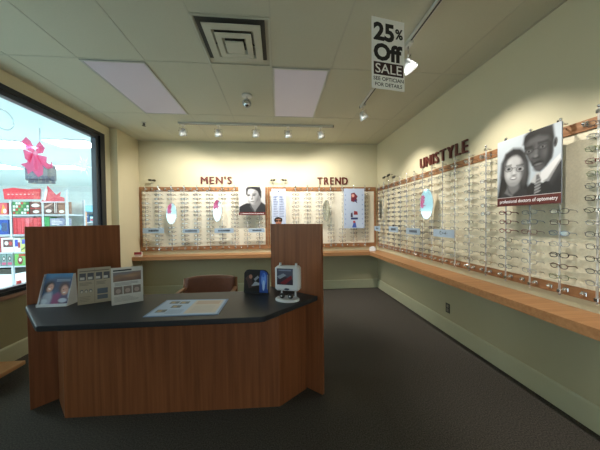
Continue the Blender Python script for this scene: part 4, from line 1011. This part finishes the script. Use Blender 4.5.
# rounded dark photo card with blue flare
a = Art(.222, .20, .003, srgb(26, 28, 36), round_=.045)
a.poly([(.0, .1), (0, .85), (.35, .95), (.62, .9), (.6, .1)], srgb(20, 16, 20)); a.poly([(.05, .62), (.2, .78), (.3, .7), (.36, .4), (.5, .3), (.2, .2), (.12, .5)], srgb(70, 45, 45)); a.oval(.27, .7, .07, .09, srgb(165, 115, 95))
a.poly([(.3, .3), (.45, .5), (.7, .42), (.66, .36)], srgb(170, 175, 185)); a.poly([(.4, .6), (.55, .75), (.62, .68), (.46, .52)], srgb(150, 150, 160)); a.poly([(.64, .05), (.62, .6), (.66, .97), (.80, .97), (.93, .88), (.975, .74), (.98, .05)], srgb(40, 80, 170))
a.oval(.80, .6, .10, .28, srgb(110, 150, 225)); a.oval(.80, .35, .05, .22, srgb(170, 200, 240)); a.oval(.78, .78, .05, .09, srgb(60, 110, 200))
e = stand_card((-.19, 2.130, DZ+.001), -.30, .10, a, 'photo_card', 'dark photo card with a blue glow standing in an acrylic holder', 'card stand')
MB().box(.098, .106, .003, .055, 0, .16).box(-.098, .106, .018, .055, 0, .004).build('holder', M['acryl'], e)
# lens demonstration unit
e = empty('lens_demonstrator', (.068, 1.925, DZ), -.34, 'white lens demonstration unit with picture window and round base', 'display unit')
n = 24; MB().add([(.085*math.cos(2*PI*i/n)*k, .060*math.sin(2*PI*i/n)*k, z) for k, z in ((1, .0005), (1, .012), (.93, .018)) for i in range(n)],
         [(r*n+i, r*n+(i+1) % n, (r+1)*n+(i+1) % n, (r+1)*n+i) for r in range(2) for i in range(n)]+[list(range(n))[::-1], [2*n+i for i in range(n)]]).build('base', M['white'], e)
for x in (-.03, .03):
    q = MB().ball((x, -.022, .040), .020, 12, 8).build('eyeball', M['black'], e); MB().ball((x, -.0395, .043), .006, 8, 5).build('glint', M['white'], q)
for x in (-.05, .05): MB().tube([(x, .03, .015), (x, .03, .074)], .007, 8).build('post', M['white'], e)
hs = bx(-.088, .088, -.012, .060, .072, .262, bev=.014).build('housing', M['white'], e)
a = Art(.115, .125, .002, srgb(80, 85, 105)); a.poly([(0, .3), (.5, .5), (1, .35), (1, 0), (0, 0)], srgb(60, 45, 60)); a.poly([(.2, .1), (.9, .6), (.95, .4), (.5, 0)], srgb(130, 40, 50)); a.poly([(0, .5), (.4, .7), (.6, .6), (.2, .35)], srgb(150, 160, 175)); a.rect(.1, .85, .9, .93, srgb(130, 140, 165))
o = a.done('picture', e); o.location = (-.012, -.0145, .122); 
o = MB().prism_xz([(.018*math.cos(2*PI*i/14), .008*math.sin(2*PI*i/14)) for i in range(14)], -.002, 0, c=srgb(60, 70, 95)).build('badge', M['ink'], e); o.location = (0, -.0122, .088)
for x in (-.055, .060): MB().tube([(x, .02, .262), (x, .02, .284)], [.009, .008], 10).build('top_knob', M['white'], e)

for o_ in [o for o in bpy.data.objects if o.name.startswith('brochure_holder')]: o_.scale = (.90, .94, .97)
for o_ in [o for o in bpy.data.objects if o.name.startswith('lens_demonstrator')]: o_.scale = (1.12, 1.12, 1.0)

# ================================================================ CHAIR BEHIND THE DESK
e = empty('armchair', (-.80, 3.20, -.0), 0, 'brown leather chair with wooden frame behind the reception desk', 'chair')
def back_mesh():
    mb = MB(); n = 12; vs = []
    for yy in (0, .05):
        for zrow, zz_ in enumerate((.42, .59, .735, .772)):
            for i in range(n+1):
                u = i/n*2-1; x = u*(.285-.01*(zrow == 3)); y = .0+.05*(1-u*u)*0+yy+(-.06*u*u)+.10*(zz_-.42)-.15
                z = zz_-(.012*u**4 if zrow == 3 else 0); vs.append((x, y, z))
    m = n+1; fs = []
    for s_ in (0, 1):
        o_ = s_*4*m
        for r in range(3):
            for i in range(n):
                q = (o_+r*m+i, o_+r*m+i+1, o_+(r+1)*m+i+1, o_+(r+1)*m+i); fs.append(q if s_ == 0 else q[::-1])
    for i in range(n):
        fs.append((3*m+i, 3*m+i+1, 7*m+i+1, 7*m+i)); fs.append((i+1, i, 4*m+i, 4*m+i+1))
    for r in range(3):
        fs.append((r*m, (r+1)*m, 4*m+(r+1)*m, 4*m+r*m)); fs.append((r*m+n, 4*m+r*m+n, 4*m+(r+1)*m+n, (r+1)*m+n))
    return mb.add(vs, fs, smooth=True)
back_mesh().build('backrest', M['leather'], e)
bx(-.26, .26, -.60, -.14, .40, .48, bev=.02).build('seat', M['leather'], e)
for s_ in (-1, 1):
    MB().tube([(s_*.295, -.10, .0), (s_*.295, -.15, .42), (s_*.297, -.175, .64), (s_*.297, -.155, .758)], [.016, .019, .018, .014], 8).build('rear_leg', M['chairwood'], e)
    MB().tube([(s_*.29, -.60, 0), (s_*.29, -.58, .63)], .018, 8).build('front_leg', M['chairwood'], e)
    bx(s_*.27, s_*.315, -.62, -.16, .63, .655, bev=.006).build('armrest', M['chairwood'], e)
    bx(s_*.262, s_*.288, -.60, -.13, .385, .43).build('seat_rail', M['chairwood'], e)

# ================================================================ LOW PLATFORM LEFT
e = empty('window_platform', (-2.55, 1.6, 0), 0, 'low wooden platform with dark recessed base under the window', 'platform')
bx(-.195, .20, -1.0, .92, .12, .155, bev=.003).build('top_board', wood('platform_wood', (.42, .20, .08), (.55, .29, .13), .4, 'Y'), e)
bx(-.19, .10, -.95, .86, 0, .12).build('base', M['duct'], e)
